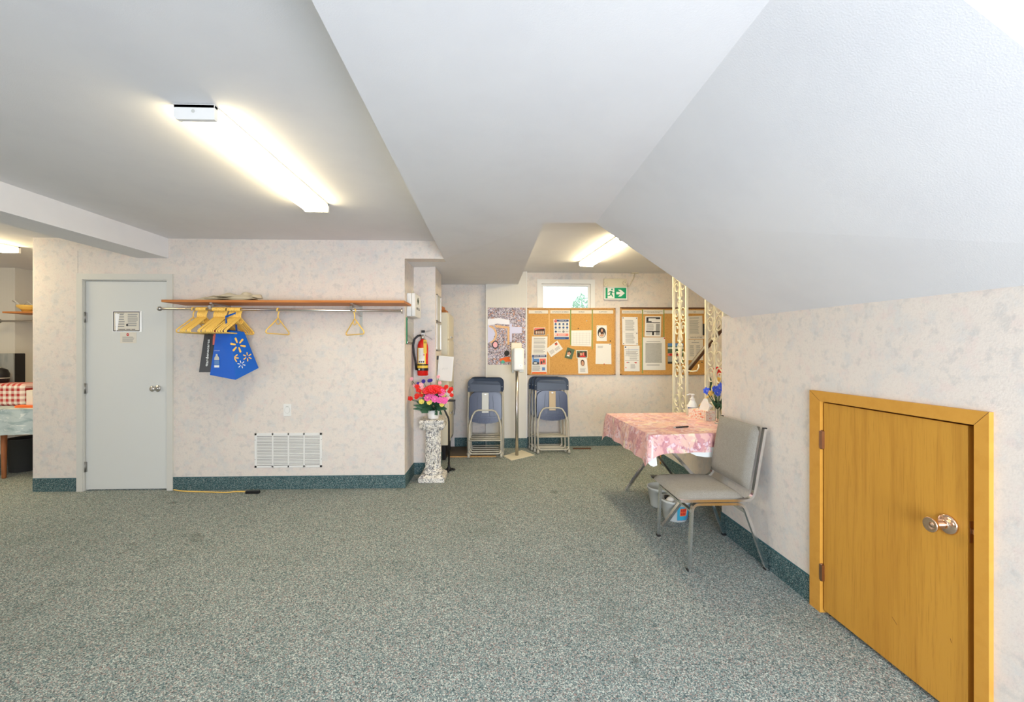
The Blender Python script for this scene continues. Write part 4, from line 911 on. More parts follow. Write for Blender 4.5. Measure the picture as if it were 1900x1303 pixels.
sheet('memorial_card', 'narrow white card with brown portrait at bottom of left board', 'card', [(1072, 664.5), (1089, 664.5), (1091.5, 694.5), (1073, 694)], YQ - .0015, [('r', .22, .45, .75, .92, PAPERW), ('e', .5, .7, .2, .2, HAIRP), ('e', .5, .67, .13, .15, SKIN), ('l', .2, .12, .8, .38, 5, INK), ('e', .9, .95, .04, .025, REDP)])
# board two
sheet('letter', 'two taped typed pages at the top left of right board', 'paper', [(1154, 588), (1183, 588.5), (1184, 640.5), (1155, 640)], YQ, [('r', .0, .46, 1, .465, INK), ('l', .2, .05, .8, .43, 11, INK), ('l', .2, .5, .8, .9, 11, INK), ('e', .07, .96, .03, .02, INKD), ('e', .93, .96, .03, .02, INKD), ('e', .07, .04, .03, .02, INKD), ('e', .93, .04, .03, .02, INKD), ('e', .93, .42, .03, .02, INKD)])
sheet('form', 'printed form with blue emblem at lower left of right board', 'form', [(1158, 641.5), (1186.5, 641.5), (1187, 689), (1158.5, 689)], YQ - .002, [('e', .09, .94, .05, .03, NAVY), ('r', .05, .83, .93, .845, SKYB), ('r', .3, .55, .31, .92, INK), ('l', .1, .62, .9, .8, 4, INK), ('r', .05, .6, .93, .61, INK), ('l', .35, .45, .85, .58, 3, INK), ('r', .05, .42, .93, .43, INKD), ('r', .15, .32, .23, .36, REDP), ('r', .27, .32, .32, .36, INKD), ('p', [(.62, .34), (.8, .36), (.8, .31), (.72, .31)], REDP), ('e', .1, .14, .04, .025, SALMON), ('l', .4, .1, .75, .28, 4, INK)])
sheet('newsletter', 'black and grey newsletter sheet at the top of right board', 'newsletter', [(1197.5, 587), (1227, 587), (1226, 625), (1196, 624.5)], YQ, [('r', .07, .72, .2, .95, INKD), ('r', .07, .86, .93, .95, INKD), ('r', .2, .77, .66, .9, PAPER), ('r', .07, .66, .93, .7, INKD), ('r', .07, .71, .4, .76, INKD), ('r', .68, .08, .93, .63, INK), ('l', .1, .3, .6, .62, 8, INK), ('r', .07, .22, .93, .27, INKD), ('r', .45, .07, .58, .25, INKD), ('l', .1, .08, .4, .2, 3, INK)])
GT = noisy('dense_grey_print', [('noise', 260, 2, U, .45, .6, srgb(120, 120, 116), .9)], rough=.8, base=srgb(206, 206, 200))
sheet('proclamation', 'large white sheet with a dense grey block of text', 'paper', [(1193, 626), (1234, 626), (1235, 687), (1193, 687)], YQ - .002, [('l', .16, .85, .84, .89, 1, INK), ('r', .11, .22, .84, .83, GT), ('l', .16, .13, .84, .18, 1, INK), ('e', .97, .97, .03, .02, REDP)])
sheet('travel_leaflet', 'leaflet of green landscape pictures half behind the ironwork', 'leaflet', R4(1239, 637, 1268, 675), YQ, [('r', .0, .85, 1, 1, SKYB), ('r', 0, .72, 1, .8, PAPER), ('r', 0, .52, .9, .72, DGREEN), ('r', 0, .38, .9, .5, SALMON), ('e', .2, .44, .1, .05, REDP), ('e', .55, .44, .1, .05, HAIRP), ('r', 0, .1, .9, .36, INK), ('r', 0, 0, 1, .09, INKD)], m=LEAFL)
sheet('notice_sheet', 'grey printed sheet seen between the two ironwork columns', 'paper', [(1276, 587), (1303, 586), (1305, 623.5), (1276, 624)], YQ, [('l', .12, .84, .8, .94, 2, INK), ('l', .12, .1, .8, .8, 14, INK)], m=PAPERW)
sheet('roster', 'sheet with a table under the small heading, right board', 'paper', [(1276, 630), (1304.5, 630), (1305, 668.5), (1276, 668.5)], YQ, [('t', 'AD', .45, .94, .08, .05, INKD), ('l', .25, .82, .75, .88, 1, INK), ('l', .15, .18, .42, .74, 10, INK), ('l', .55, .18, .82, .74, 10, INK), ('r', .12, .16, .125, .76, INK), ('r', .48, .16, .485, .76, INK)], m=PAPERW)
sheet('dark_card', 'narrow dark card at the right edge of right board', 'card', R4(1304, 601, 1308.5, 622), YQ - .012, [], m=INKD)
for (px, py, mm, lb_) in ((1016.5, 621.5, WHITE, 'white pushpin beside the group photo on left board'), (1073, 609.5, HAIRP, 'dark pushpin above the calendar sheet'), (1088.5, 595.5, WHITE, 'pale pushpin near the top of the third column'), (1132.5, 633, INKD, 'black pushpin right of the oval portrait card'), (1121, 675.5, REDP, 'red pushpin below the mostly blank letter'), (1302.5, 672.5, INKD, 'black pushpin low on the right board between ironwork')):
    p = atY(px, py, YQ - .004); tag(MB().lathe([(.0075, 0), (.0075, .004), (.004, .006), (.004, .014), (.007, .016)], mm, (p.x, YB - .012, p.z), 10, Vector((0, -1, 0)).to_track_quat('Z', 'Y').to_matrix().to_4x4()).build('pushpin'), lb_, 'pushpin', 'pushpins on the cork boards')

# exit sign
a = atY(1119.5, 557, YB); b = atY(1162, 534, YB); tp = atY(1119, 518, YB).z
t = thing('exit_sign', 'green running-man exit sign with two emergency lamps beside the window', 'exit sign', (a.x, YB, a.z))
MB().box(a.x, b.x, YB - .05, YB, a.z, b.z + .004, WHITE, .005).build('sign_box', t)
yy = YB - .0515; gx0, gx1, gz0, gz1 = a.x + .018, b.x - .016, a.z + .018, b.z - .01; W_ = gx1 - gx0; H_ = gz1 - gz0
sg = MB()
def sq(pts, mm, k=0): sg.raw([(gx0 + u * W_, yy - .0006 * k, gz0 + v * H_) for u, v in pts], [list(range(len(pts)))], mm)
sq([(0, 0), (1, 0), (1, 1), (0, 1)], GREEN); sq([(.10, .02), (.43, .02), (.43, .98), (.10, .98)], SIGNW, 1)
sq([(.52, .38), (.72, .38), (.60, .18), (.74, .18), (.93, .5), (.74, .82), (.60, .82), (.72, .62), (.52, .62)], SIGNW, 1)
sg.disc((gx0 + .31 * W_, yy - .0014, gz0 + .84 * H_), .012, GREEN, n=14)
for pl in ([(.24, .7), (.33, .68), (.30, .40), (.22, .42)], [(.24, .7), (.26, .64), (.19, .58), (.16, .5), (.13, .52), (.17, .64)], [(.31, .69), (.33, .63), (.38, .57), (.45, .57), (.45, .53), (.37, .52), (.29, .6)], [(.27, .46), (.31, .42), (.38, .14), (.35, .12), (.25, .36)], [(.22, .44), (.26, .4), (.23, .25), (.08, .22), (.08, .27), (.2, .3)]): sq(pl, GREEN, 2)
sg.build('pictogram', t)
MB().box(a.x + .002, b.x - .004, YB - .04, YB, b.z + .004, tp, CREAM, .004).build('battery_box', t)
for (px, py) in ((1124, 527.5), (1160, 525)):
    p = atY(px, py, YB - .08); Ml = Vector((.1, -1, -.2)).to_track_quat('Z', 'Y').to_matrix().to_4x4()
    MB().lathe([(.018, -.04), (.028, -.03), (.031, 0), (.029, .006), (.022, .004), (.008, -.012), (.001, -.012)], CREAM, (p.x, YB - .08, p.z), 20, Ml).ball((p.x, YB - .084, p.z), .007, CHROME, 8, 6).tube([(p.x, YB - .05, p.z), (p.x, YB - .01, p.z + .01)], .008, CREAM, 8).build('lamp_head', t)
cv_ = [atY(1163, 528, YB - .02), atY(1168, 531, YB - .02), atY(1171, 524, YB - .02), atY(1176, 516, YB - .02), atY(1177.5, 508, YB - .02)]
MB().tube(cv_, .006, CREAM, 8).box(cv_[-1].x - .05, cv_[-1].x + .05, YB - .06, YB, CZ2 - .008, CZ2, CREAM).ball(atY(1165.5, 532, YB - .02), .012, CREAM, 8, 6).build('conduit', t)

# ------------------------------------------------------------------ ironwork columns and handrail
def scroll(mb, cy, cz, hy, hz, sy, sz, turns=1.25):
    """from the joint at (cy, cz side) out to a curl; sy, sz = direction signs"""
    pts = []
    N_ = 32
    for i in range(N_ + 1):
        u = i / N_; a = -PI / 2 + u * turns * 2 * PI; r = 1 - .72 * u
        pts.append((1.99, cy + sy * hy * r * math.cos(a), cz + sz * (hz * r * math.sin(a))))
    mb.tube(pts, .0055, IVORY, 6, rect=(.0055, .013), up=(1, 0, 0))
def ironwork(label, y0, y1):
    t = thing('ironwork_column', label, 'ironwork column', (1.99, (y0 + y1) / 2, .50), 'ivory wrought iron columns')
    yc = (y0 + y1) / 2; W_ = (y1 - y0) / 2
    for yy_ in (y0 + .012, y1 - .012): MB().box(1.977, 2.003, yy_ - .012, yy_ + .012, .50, CZ2 - .002, IVORY, .002).build('post', t)
    MB().box(1.984, 1.996, yc - .006, yc + .006, .50, CZ2 - .002, IVORY).build('centre_bar', t)
    MB().box(1.98, 2.0, y0, y1, .52, .535, IVORY).build('bottom_rail', t)
    hw = (W_ - .03) / 2; off = hw + .008
    zs = [.738, 1.213, 1.688, 2.163]
    for z in zs:
        mb = MB()
        for sy in (-1, 1):
            cyy = yc + sy * off
            for sz in (-1, 1):
                if z + sz * .16 < .5: continue
                for d_ in (1,): scroll(mb, cyy, z + sz * .085, hw * .98, .078, -sy * d_, sz)
                mb.tube([(1.99, cyy, z + sz * .007), (1.99, cyy + sy * hw * .7, z + sz * .035), (1.99, cyy + sy * hw * .98, z + sz * .085)], .005, IVORY, 6, rect=(.006, .014), up=(1, 0, 0))
        mb.build('scroll_panel', t)
    for z in (.975, 1.45, 1.925, 2.36):
        mb = MB(); mb.ball((1.99, yc, z), (.014, .018, .02), IVORY, 10, 8)
        for sy in (-1, 1):
            for sz in (-1, 1):
                if z + sz * .15 > CZ2: continue
                mb.tube([(1.99, yc, z + sz * .135), (1.99, yc + sy * .02, z + sz * .10), (1.99, yc + sy * .048, z + sz * .05), (1.99, yc + sy * .052, z + sz * .03), (1.99, yc + sy * .035, z + sz * .012), (1.99, yc + sy * .015, z + sz * .02), (1.99, yc + sy * .022, z + sz * .034)], .005, IVORY, 6, rect=(.006, .014), up=(1, 0, 0))
        mb.build('knot', t)
ironwork('ivory wrought iron scroll column standing nearer the cork boards', 4.35, 4.70)
ironwork('ivory wrought iron scroll column directly behind the blue flowers', 3.62, 3.955)
RAILG = S('grey_wood_band', 158, 152, 138, rough=.5)
r0 = atX(1272, 692, 2.06); r1 = atX(1346, 600, 2.06)
t = thing('handrail', 'dark wooden handrail sloping up behind the ironwork columns', 'handrail', tuple(r0))
mb = MB(); mb.tube([r0, r1 + (r1 - r0) * .3], .01, DWOOD, 4, rect=(.03, .045), up=(0, 0, 1)); mb.build('rail', t)
mb = MB(); d_ = (r1 - r0); mb.tube([r0 + Vector((-.017, 0, 0)), r0 + d_ * 1.3 + Vector((-.017, 0, 0))], .01, RAILG, 4, rect=(.003, .026), up=(0, 0, 1)); mb.build('inlay_strip', t)
pb = atX(1284, 681, 2.055); mb = MB(); mb.tube([(2.0, 4.36, pb.z - .04), (2.02, 4.30, pb.z - .045), (2.04, 4.24, pb.z - .035), (2.05, 4.22, pb.z), (2.055, 4.235, pb.z + .03)], .007, IVORY, 8); mb.build('bracket', t)

# ------------------------------------------------------------------ table with cloth
TZ = .742
FL, BLc, BR_, FR = Vector((1.11, 3.02, TZ)), Vector((1.062, 4.08, TZ)), Vector((1.868, 4.13, TZ)), Vector((1.905, 3.125, TZ))
t = thing('folding_table', 'folding table with crossed silver legs under a pink floral cloth', 'table', (1.5, 3.6, 0))
ins = lambda p: Vector((1.49, 3.58, TZ)) + (p - Vector((1.49, 3.58, TZ))) * .975
MB().prism([ins(FL) - Vector((0, 0, .03)), ins(FR) - Vector((0, 0, .03)), ins(BR_) - Vector((0, 0, .03)), ins(BLc) - Vector((0, 0, .03))], (0, 0, .026), PAPERW).build('tabletop', t)
for (p, q) in (((1.275, 3.205, .0), (1.565, 3.205, .39)), ((1.28, 3.235, .66), (1.87, 3.235, 0)), ((1.235, 4.03, 0), (1.74, 4.03, .705)), ((1.27, 4.0, .705), (1.80, 4.0, 0))):
    MB().tube([p, q], .01, CHROME, 4, rect=(.02, .032), up=(0, 1, 0)).build('leg', t)
MB().box(1.2, 1.85, 3.2, 3.29, .69, .71, DSTEEL).box(1.2, 1.8, 3.98, 4.05, .69, .71, DSTEEL).build('leg_rail', t)

def cloth_mesh(TL_, drop, m_, flare=.02, seg=26, name='tablecloth', zof=0.0, corner=1.0, wav=.010, ends=None):
    """top quad FL FR BR BL with skirt; draws one sheet"""
    q = [FL, FR, BR_, BLc]; mb = MB(); c0 = (FL + FR + BR_ + BLc) / 4; up_ = Vector((0, 0, zof))
    ring = []; nrm = []
    for k_ in range(4):
        a, b = q[k_], q[(k_ + 1) % 4]; e = (b - a).normalized(); no = Vector((e.y, -e.x, 0))
        for i in range(seg):
            u = i / seg; ring.append((a.lerp(b, u), no, u, k_))
    N_ = len(ring); rows = 7; vs = []; fs = []
    for r in range(rows + 1):
        v = r / rows
        for (p, no, u, k_) in ring:
            prev = q[k_ - 1]; ee = (q[k_] - prev).normalized(); pn_ = Vector((ee.y, -ee.x, 0)); nxt = (q[(k_ + 2) % 4] - q[(k_ + 1) % 4]).normalized(); nn_ = Vector((nxt.y, -nxt.x, 0))
            w0 = max(0, 1 - u / .12); w1 = max(0, 1 - (1 - u) / .12); d_ = (no + pn_ * w0 * .9 + nn_ * w1 * .9); 
            cw = max(w0, w1); L_ = drop[k_] * (1 + .38 * corner * cw * cw)
            wv = wav * math.sin(u * 26 + k_ * 2) * v * (1 - cw)
            zf = max(0, L_ * v)
            vs.append(p + up_ + d_.normalized() * (flare * v ** .6 * (1 + 1.2 * cw) + wv + .003) - Vector((0, 0, zf)))
    for r in range(rows):
        for i in range(N_):
            j = (i + 1) % N_; fs.append((r * N_ + i, r * N_ + j, (r + 1) * N_ + j, (r + 1) * N_ + i))
    nb_ = len(vs); G = 24
    mb.raw(vs, fs, m_, True)
    tv = []; tf = []
    for j in range(G + 1):
        for i in range(G + 1):
            u = i / G; v = j / G; p = FL * (1 - u) * (1 - v) + FR * u * (1 - v) + BR_ * u * v + BLc * (1 - u) * v
            tv.append(p + up_ + Vector((0, 0, .0008 * math.sin(u * 20) * math.sin(v * 17))))
    for j in range(G):
        for i in range(G): a = j * (G + 1) + i; tf.append((a, a + 1, a + G + 2, a + G + 1))
    mb.raw(tv, tf, m_, True); o = mb.build(name); return o
und = MB(); und.prism([FL - Vector((0, 0, 0)), FR, BR_, BLc], (0, 0, .002), SIGNW)
for lob in ([(1199, 846), (1217, 840), (1219.5, 864), (1213, 866.5), (1207, 864.5), (1201, 858)], [(1275, 832), (1336, 830), (1334, 849), (1308, 848.5), (1292, 846), (1281, 841)]):
    q_ = [atY(a_, b_, 3.025 + (.03 if a_ > 1250 else 0) + (1225 - a_) * .0 ) for a_, b_ in lob]; und.prism(q_, (0, .003, 0), SIGNW)
und.prism([FL + Vector((.05, .006, -.06)), FR + Vector((-.1, .006, -.06)), FR + Vector((-.1, .004, 0)), FL + Vector((.05, .004, 0))], (0, .002, 0), SIGNW)
und = und.build('under_cloth'); tag(und, 'plain white under cloth showing below the pink floral tablecloth', 'tablecloth')
clo = cloth_mesh(None, [.135, .03, .15, .20], CLOTH, .022, zof=.0035, corner=1.0)
tag(clo, 'pink floral tablecloth draped over the folding table', 'tablecloth')
# white lining lobes hanging under the hem
TT = TZ + .0045
def onT(px, py): return atZ(px, py, TT)
p0 = onT(1250, 795); p1 = onT(1277, 793)
t = thing('pen', 'black pen with pale end lying on the floral tablecloth', 'pen', tuple(p0))
z_ = Vector((0, 0, .006)); MB().tube([p0.lerp(p1, .12) + z_, p1 + z_], .0058, BLACK, 8).build('barrel', t)
MB().tube([p0 + z_, p0.lerp(p1, .12) + z_], .0050, GREYPL, 8).build('tip', t)
# tissue box
n0 = Vector((1.822, 3.617, TT)); dl = Vector((-.063, .179, 0)).normalized(); ds = Vector((dl.y, -dl.x, 0)) * 1
FLO = noisy('orange_floral_carton', [('swirl', 30, 3, U, .56, .61, srgb(232, 96, 50), .95), ('swirl', 50, 2, U, .60, .64, srgb(206, 50, 40), .9), ('noise', 60, 2, U, .62, .66, srgb(240, 180, 90), .8)], rough=.5, base=srgb(238, 226, 212))
t = thing('tissue_box', 'orange leaf patterned tissue box on the tablecloth', 'tissue box', tuple(n0))
Ln, Wd, Hh = .205, .11, .082
base = [n0, n0 + dl * Ln, n0 + dl * Ln + ds * Wd, n0 + ds * Wd]
MB().prism(base, (0, 0, Hh), FLO).build('carton', t)
tc_ = n0 + dl * Ln * .36 + ds * Wd * .4 + Vector((0, 0, Hh)); mb = MB()
TIS = S('tissue_white', 244, 244, 242, rough=.9)
A1 = [tc_ - dl * .05, tc_ + dl * .05, tc_ + dl * .03 + Vector((0, 0, .055)), tc_ - dl * .008 + Vector((0, 0, .105)), tc_ - dl * .055 + Vector((0, 0, .072)), tc_ - dl * .07 + Vector((0, 0, .04))]
A2 = [p + ds * (.02 * (1 if i % 2 else -.6)) for i, p in enumerate(A1)]
mb.raw(A1 + [p + ds * .018 for p in A2], [(0, 1, 2, 3, 4, 5), (11, 10, 9, 8, 7, 6)] + [(i, (i + 1) % 6, (i + 1) % 6 + 6, i + 6) for i in range(6)], TIS, False); mb.build('tissue', t)
# bottles
p = Vector((1.848, 3.93, TT)); t = thing('pump_bottle', 'white foam pump soap bottle with blue label behind tissue box', 'soap bottle', tuple(p))
MB().lathe([(.03, 0), (.040, .004), (.042, .07), (.040, .092), (.034, .118), (.025, .135), (.022, .145), (.022, .155)], SIGNW, p, 24).build('bottle', t)
MB().lathe([(.0424, .055), (.0428, .056), (.0430, .075), (.0424, .076)], SKYB, p, 24).lathe([(.0428, .07), (.0434, .0705), (.0434, .078), (.0424, .079)], NAVY, p, 24).build('label', t)
mb = MB().lathe([(.023, .145), (.023, .162), (.011, .166), (.010, .19), (.020, .192), (.021, .202), (.012, .206)], WHITE, p, 18); mb.tube([p + Vector((0, 0, .2)), p + Vector((-.035, -.01, .203)), p + Vector((-.06, -.015, .195))], .006, WHITE, 8); mb.build('pump_head', t)
p = onT(1277, 770.5); t = thing('small_bottle', 'small clear bottle with white cap left of the pump bottle', 'bottle', tuple(p))
GELP = mat('gel_plastic', srgb(226, 226, 206), rough=.2, alpha=.85)
MB().lathe([(.02, 0), (.021, .004), (.021, .06), (.014, .07), (.012, .075)], GELP, p, 18).build('bottle', t)
MB().lathe([(.012, .072), (.013, .074), (.013, .098), (.011, .1)], WHITE, p, 16).build('cap', t)
# vase with blue flowers
vp = onT(1332, 786); t = thing('flower_vase', 'glass vase of artificial blue irises at the wall end of table', 'flowers', tuple(vp))
MB().lathe([(.024, 0), (.026, .004), (.022, .012), (.020, .06), (.026, .17), (.028, .19), (.026, .19), (.018, .06), (.018, .015)], GLASS, vp, 20).build('vase', t)
st = MB(); hv = [(1311, 726, 3.52), (1326, 723, 3.5), (1335, 721, 3.46), (1318, 730, 3.5), (1337, 717, 3.5), (1330, 729, 3.45), (1322, 719, 3.54)]
for (a_, b_, Y) in hv: e_ = atY(a_, b_, vp.y + (Y - 3.5)); st.tube([vp + Vector((0, 0, .02)), vp + Vector((0, 0, .12)), vp.lerp(e_, .7) + Vector((0, 0, .03)), e_], .004, LEAF, 6)
st.build('stems', t); lf = MB()
for (a_, b_) in ((1320, 742), (1342, 735), (1328, 752), (1334, 748)): leaf(lf, vp + Vector((0, 0, .12)), atY(a_, b_, vp.y - .01), .014, LEAF)
for (a_, b_) in ((1338, 760), (1330, 757)): leaf(lf, vp + Vector((0, -.01, .19)), atY(a_, b_, vp.y - .02), .01, LEAF)
lf.build('leaves', t)
IRIS = S('iris_blue', 84, 112, 226, rough=.6)
for i, (a_, b_, Y) in enumerate(hv):
    if i == 3: bloom(atY(a_, b_, vp.y), .028, YEL, 2, 5, (0, -1, .3), None, t)
    elif i == 6: bloom(atY(a_, b_, vp.y + .02), .018, YELF, 2, 5, (0, -1, .3), None, t)
    else: bloom(atY(a_, b_, vp.y + (Y - 3.5)), .036, IRIS, 3, 6, (rnd.uniform(-.4, .4), -1, .3), WHF if i != 2 else YELF, t)
# red and orange flower spray + cream shield behind
gp = Vector((1.90, 3.92, .642))
gp = Vector((2.03, 3.99, .5005)); t = thing('flower_spray', 'tall red and orange artificial flower spray behind the ironwork', 'flowers', tuple(gp))
e1 = atX(1331, 690, 2.08); e2 = atX(1334, 706, 2.07); e3 = atX(1328, 714, 2.07)
mb = MB()
for e_ in (e1, e2, e3): mb.tube([gp, gp.lerp(e_, .5) + Vector((.01, 0, .03)), e_], .005, LEAF, 6)
mb.build('stems', t)
bloom(e1, .05, REDF, 3, 7, (-.6, -1, .2), DGREEN, t); bloom(e2, .035, YEL, 2, 6, (-.6, -1, .2), None, t); bloom(e3, .03, ORNG, 2, 6, (-.6, -1, .2), None, t)
mb = MB()
for k_, (a_, b_) in enumerate(((1318, 700), (1319, 708), (1317, 716))): leaf(mb, gp.lerp(e1, .5), atX(a_, b_, 2.07), .02, LEAF)
mb.build('leaves', t)
sh0 = onT(1312, 770)
t = thing('round_fan', 'cream rounded panel with orange rim behind the tissue box', 'ornament', tuple(onT(1309, 770)))
Yf = onT(1312, 771).y
arcp = [(1297, 754), (1303, 747), (1309, 740), (1316, 735), (1322, 734), (1325, 738), (1326.5, 750), (1326.5, 768), (1304, 768)]
pl = [atY(a_, b_, Yf) for a_, b_ in arcp]
for v in pl[-2:]: v.z = TT
MB().prism(pl, (0, .012, 0), LIN).build('panel', t)
MB().tube(pl[:6] + [atY(1317, 731, Yf)][:0], .006, YEL, 8).build('rim', t)

# tubs under the table
def tub(c, r0_, r1_, h, lab, label_col):
    t = thing('plastic_tub', lab, 'tub', tuple(c))
    MB().lathe([(r0_ * .97, 0), (r0_, .006), (r1_, h - .02), (r1_ + .006, h - .018), (r1_ + .006, h), (r1_ - .002, h), (r0_ - .004, .008)], TRANSL, c, 32).build('tub_body', t)
    return t
c1 = Vector((1.435, 3.355, 0)); t = tub(c1, .088, .112, .165, 'translucent plastic tub with blue and red label under the table', 0)
mb = MB()
def wr(z0, z1, a0, a1, m_, ex_=.0015):
    vs = []; n = 12
    for zz in (z0, z1):
        rr = .088 + (.112 - .088) * zz / .145 + ex_
        for i in range(n + 1): a = a0 + (a1 - a0) * i / n; vs.append((c1.x + rr * math.sin(a), c1.y - rr * math.cos(a), zz))
    mb.raw(vs, [(i, i + 1, i + n + 2, i + n + 1) for i in range(n)], m_, True)
CY_ = S('cyan_label', 60, 160, 190, rough=.4)
wr(.015, .13, -.25, 1.2, CY_); wr(.055, .118, -.05, .55, ORNG, .0025); wr(.015, .02, -.2, 1.4, SALMON); wr(.025, .045, .5, 1.2, SKYB, .0025)
for k_, (a0_, a1_, z0_, z1_) in enumerate(((0, .1, .09, .112), (.13, .23, .088, .112), (.26, .42, .09, .114), (.0, .12, .062, .082), (.15, .27, .062, .084), (.3, .45, .062, .084))): wr(z0_, z1_, a0_, a1_, REDP, .0035)
wr(.06, .115, .47, .5, SIGNW, .0035); mb.build('tub_label', t)
rg = MB(); rg.ball(c1 + Vector((-.01, .01, .125)), (.07, .065, .05), TIS, 12, 8); rg.ball(c1 + Vector((-.045, -.02, .155)), (.035, .03, .03), PAPERW, 10, 8); rg.box(c1.x - .07, c1.x - .03, c1.y + .02, c1.y + .06, .14, .175, BLACK, .01)
tag(rg.build('rags'), 'crumpled pale rags stuffed in the labelled plastic tub', 'rags')
c2 = Vector((1.425, 3.64, 0)); tub(c2, .085, .108, .17, 'plain translucent plastic tub at the back under the table', 0)

# ------------------------------------------------------------------ upholstered chair
t = thing('side_chair', 'grey upholstered chair with chrome frame against the right wall', 'chair', (1.4, 2.8, 0))
def pad(path_fn, m_, w0, w1, L, th, nu=10, nv=10):
    pass
yn, yf_ = 2.55, 3.04
s = MB(); nx, ny = 14, 12; vs = []; fs = []
x0, x1, y0, y1 = 1.118, 1.545, 2.557, 3.03
for lay in (0, 1):
    for j in range(ny + 1):
        for i in range(nx + 1):
            u = i / nx; v = j / ny; e = (max(0, 1 - (2 * u - 1) ** 8) * max(0, 1 - (2 * v - 1) ** 8)) ** .5
            z = .437 + (.034 * e + .006 * math.sin(PI * u) * math.sin(PI * v) if lay == 0 else -.006 * e); vs.append((x0 + (x1 - x0) * u, y0 + (y1 - y0) * v, z))
W2 = (nx + 1) * (ny + 1)
for lay in (0, 1):
    for j in range(ny):
        for i in range(nx): a = lay * W2 + j * (nx + 1) + i; fs.append((a, a + 1, a + nx + 2, a + nx + 1))
s.raw(vs, fs, GREYF, True); s.build('seat', t)
s = MB(); vs = []; fs = []
lo_, hi_ = Vector((1.572, 0, .492)), Vector((1.642, 0, .884)); tv = (hi_ - lo_); nrm_ = Vector((-tv.z, 0, tv.x)).normalized()
for lay in (0, 1):
    for j in range(ny + 1):
        for i in range(nx + 1):
            u = i / nx; v = j / ny; e = (max(0, 1 - (2 * u - 1) ** 10) * max(0, 1 - (2 * v - 1) ** 10)) ** .5
            p = lo_ + tv * v + nrm_ * (.012 + (.026 * e if lay == 0 else -.012 * e)) ; vs.append((p.x, y0 + (y1 - y0) * u, p.z))
for lay in (0, 1):
    for j in range(ny):
        for i in range(nx): a = lay * W2 + j * (nx + 1) + i; fs.append((a, a + 1, a + nx + 2, a + nx + 1))
s.raw(vs, fs, GREYF, True); s.build('backrest', t)
def rnd_path(pts, r=.03, n=5):
    out = [Vector(pts[0])]
    for i in range(1, len(pts) - 1):
        p = Vector(pts[i]); a = (Vector(pts[i - 1]) - p).normalized(); b = (Vector(pts[i + 1]) - p).normalized()
        s0 = p + a * r; s1 = p + b * r
        for k_ in range(n + 1): u = k_ / n; out.append(s0 * (1 - u) ** 2 + p * 2 * u * (1 - u) + s1 * u * u)
    out.append(Vector(pts[-1])); return out
for Y in (yn - .004, yf_ + .006):
    MB().tube(rnd_path([(1.118, Y, .436), (1.575, Y, .436), (1.652, Y, .877)], .055, 7), .01, CHROME, 4, rect=(.016, .026), up=(0, 1, 0)).build('seat_back_rail', t)
    MB().box(1.641, 1.664, Y - .009, Y + .009, .876, .884, BLACK, .002).build('rail_cap', t)
    MB().tube(rnd_path([(1.176, Y, .004), (1.195, Y, .415), (1.515, Y, .415), (1.664, Y, .004)], .045, 7), .01, CHROME, 4, rect=(.016, .024), up=(0, 1, 0)).build('leg_frame', t)
for X, Z in ((1.193, .37), (1.535, .36)): MB().tube([(X, yn, Z), (X, yf_, Z)], .01, CHROME, 4, rect=(.022, .012), up=(0, 0, 1)).build('stretcher', t)
for (X, Y) in ((1.176, yn), (1.664, yn), (1.176, yf_), (1.664, yf_)): MB().box(X - .013, X + .013, Y - .014, Y + .014, 0, .012, BLACK, .002).build('foot_cap', t)

# ------------------------------------------------------------------ side room on the far left
tz = .74; lx0, lx1 = -6.6, -4.78; ly0, ly1 = 4.60, 5.30
t = thing('kitchen_table', 'wooden-legged table under the blue marbled cloth, far left', 'table', (-5.5, 5, 0))
MB().box(lx0, lx1, ly0, ly1, tz - .03, tz - .003, LEGW).build('tabletop', t)
for (X, Y) in ((-5.28, ly0 + .04), (lx0 + .05, ly0 + .04), (lx1 - .05, ly1 - .05), (lx0 + .05, ly1 - .05)): MB().lathe([(.016, 0), (.018, .01), (.028, tz - .03)], LEGW, (X, Y, 0), 14).build('leg', t)
mb = MB(); nx, nz = 60, 8; vs = []; fs = []
for j in range(nz + 1):
    for i in range(nx + 1):
        u = i / nx; v = j / nz; X = lx0 - .02 + (lx1 - lx0 + .04) * u; vs.append((X, ly0 - .008 - .02 * v - .014 * v * math.sin(u * 40), tz + .002 - .275 * v - .012 * v * math.sin(u * 13)))
for j in range(nz):
    for i in range(nx): a = j * (nx + 1) + i; fs.append((a, a + 1, a + nx + 2, a + nx + 1))
mb.raw(vs, fs, BLUEC, True); mb.box(lx0 - .02, lx1 + .02, ly0 - .01, ly1 + .01, tz, tz + .003, BLUEC); tag(mb.build('tablecloth'), 'blue and white marbled plastic tablecloth on the far left table', 'tablecloth')
GING = bpy.data.materials.new('red_gingham'); GING.use_nodes = True
nt = GING.node_tree; tcn = nt.nodes.new('ShaderNodeTexCoord'); sxn = nt.nodes.new('ShaderNodeSeparateXYZ'); nt.links.new(tcn.outputs['Object'], sxn.inputs[0]); outs = []
for ax in ('X', 'Z'):
    mm = nt.nodes.new('ShaderNodeMath'); mm.operation = 'MULTIPLY'; mm.inputs[1].default_value = 17; nt.links.new(sxn.outputs[ax], mm.inputs[0])
    fr2 = nt.nodes.new('ShaderNodeMath'); fr2.operation = 'FRACT'; nt.links.new(mm.outputs[0], fr2.inputs[0])
    gt = nt.nodes.new('ShaderNodeMath'); gt.operation = 'GREATER_THAN'; gt.inputs[1].default_value = .5; nt.links.new(fr2.outputs[0], gt.inputs[0]); outs.append(gt)
ad = nt.nodes.new('ShaderNodeMath'); ad.operation = 'ADD'; nt.links.new(outs[0].outputs[0], ad.inputs[0]); nt.links.new(outs[1].outputs[0], ad.inputs[1])
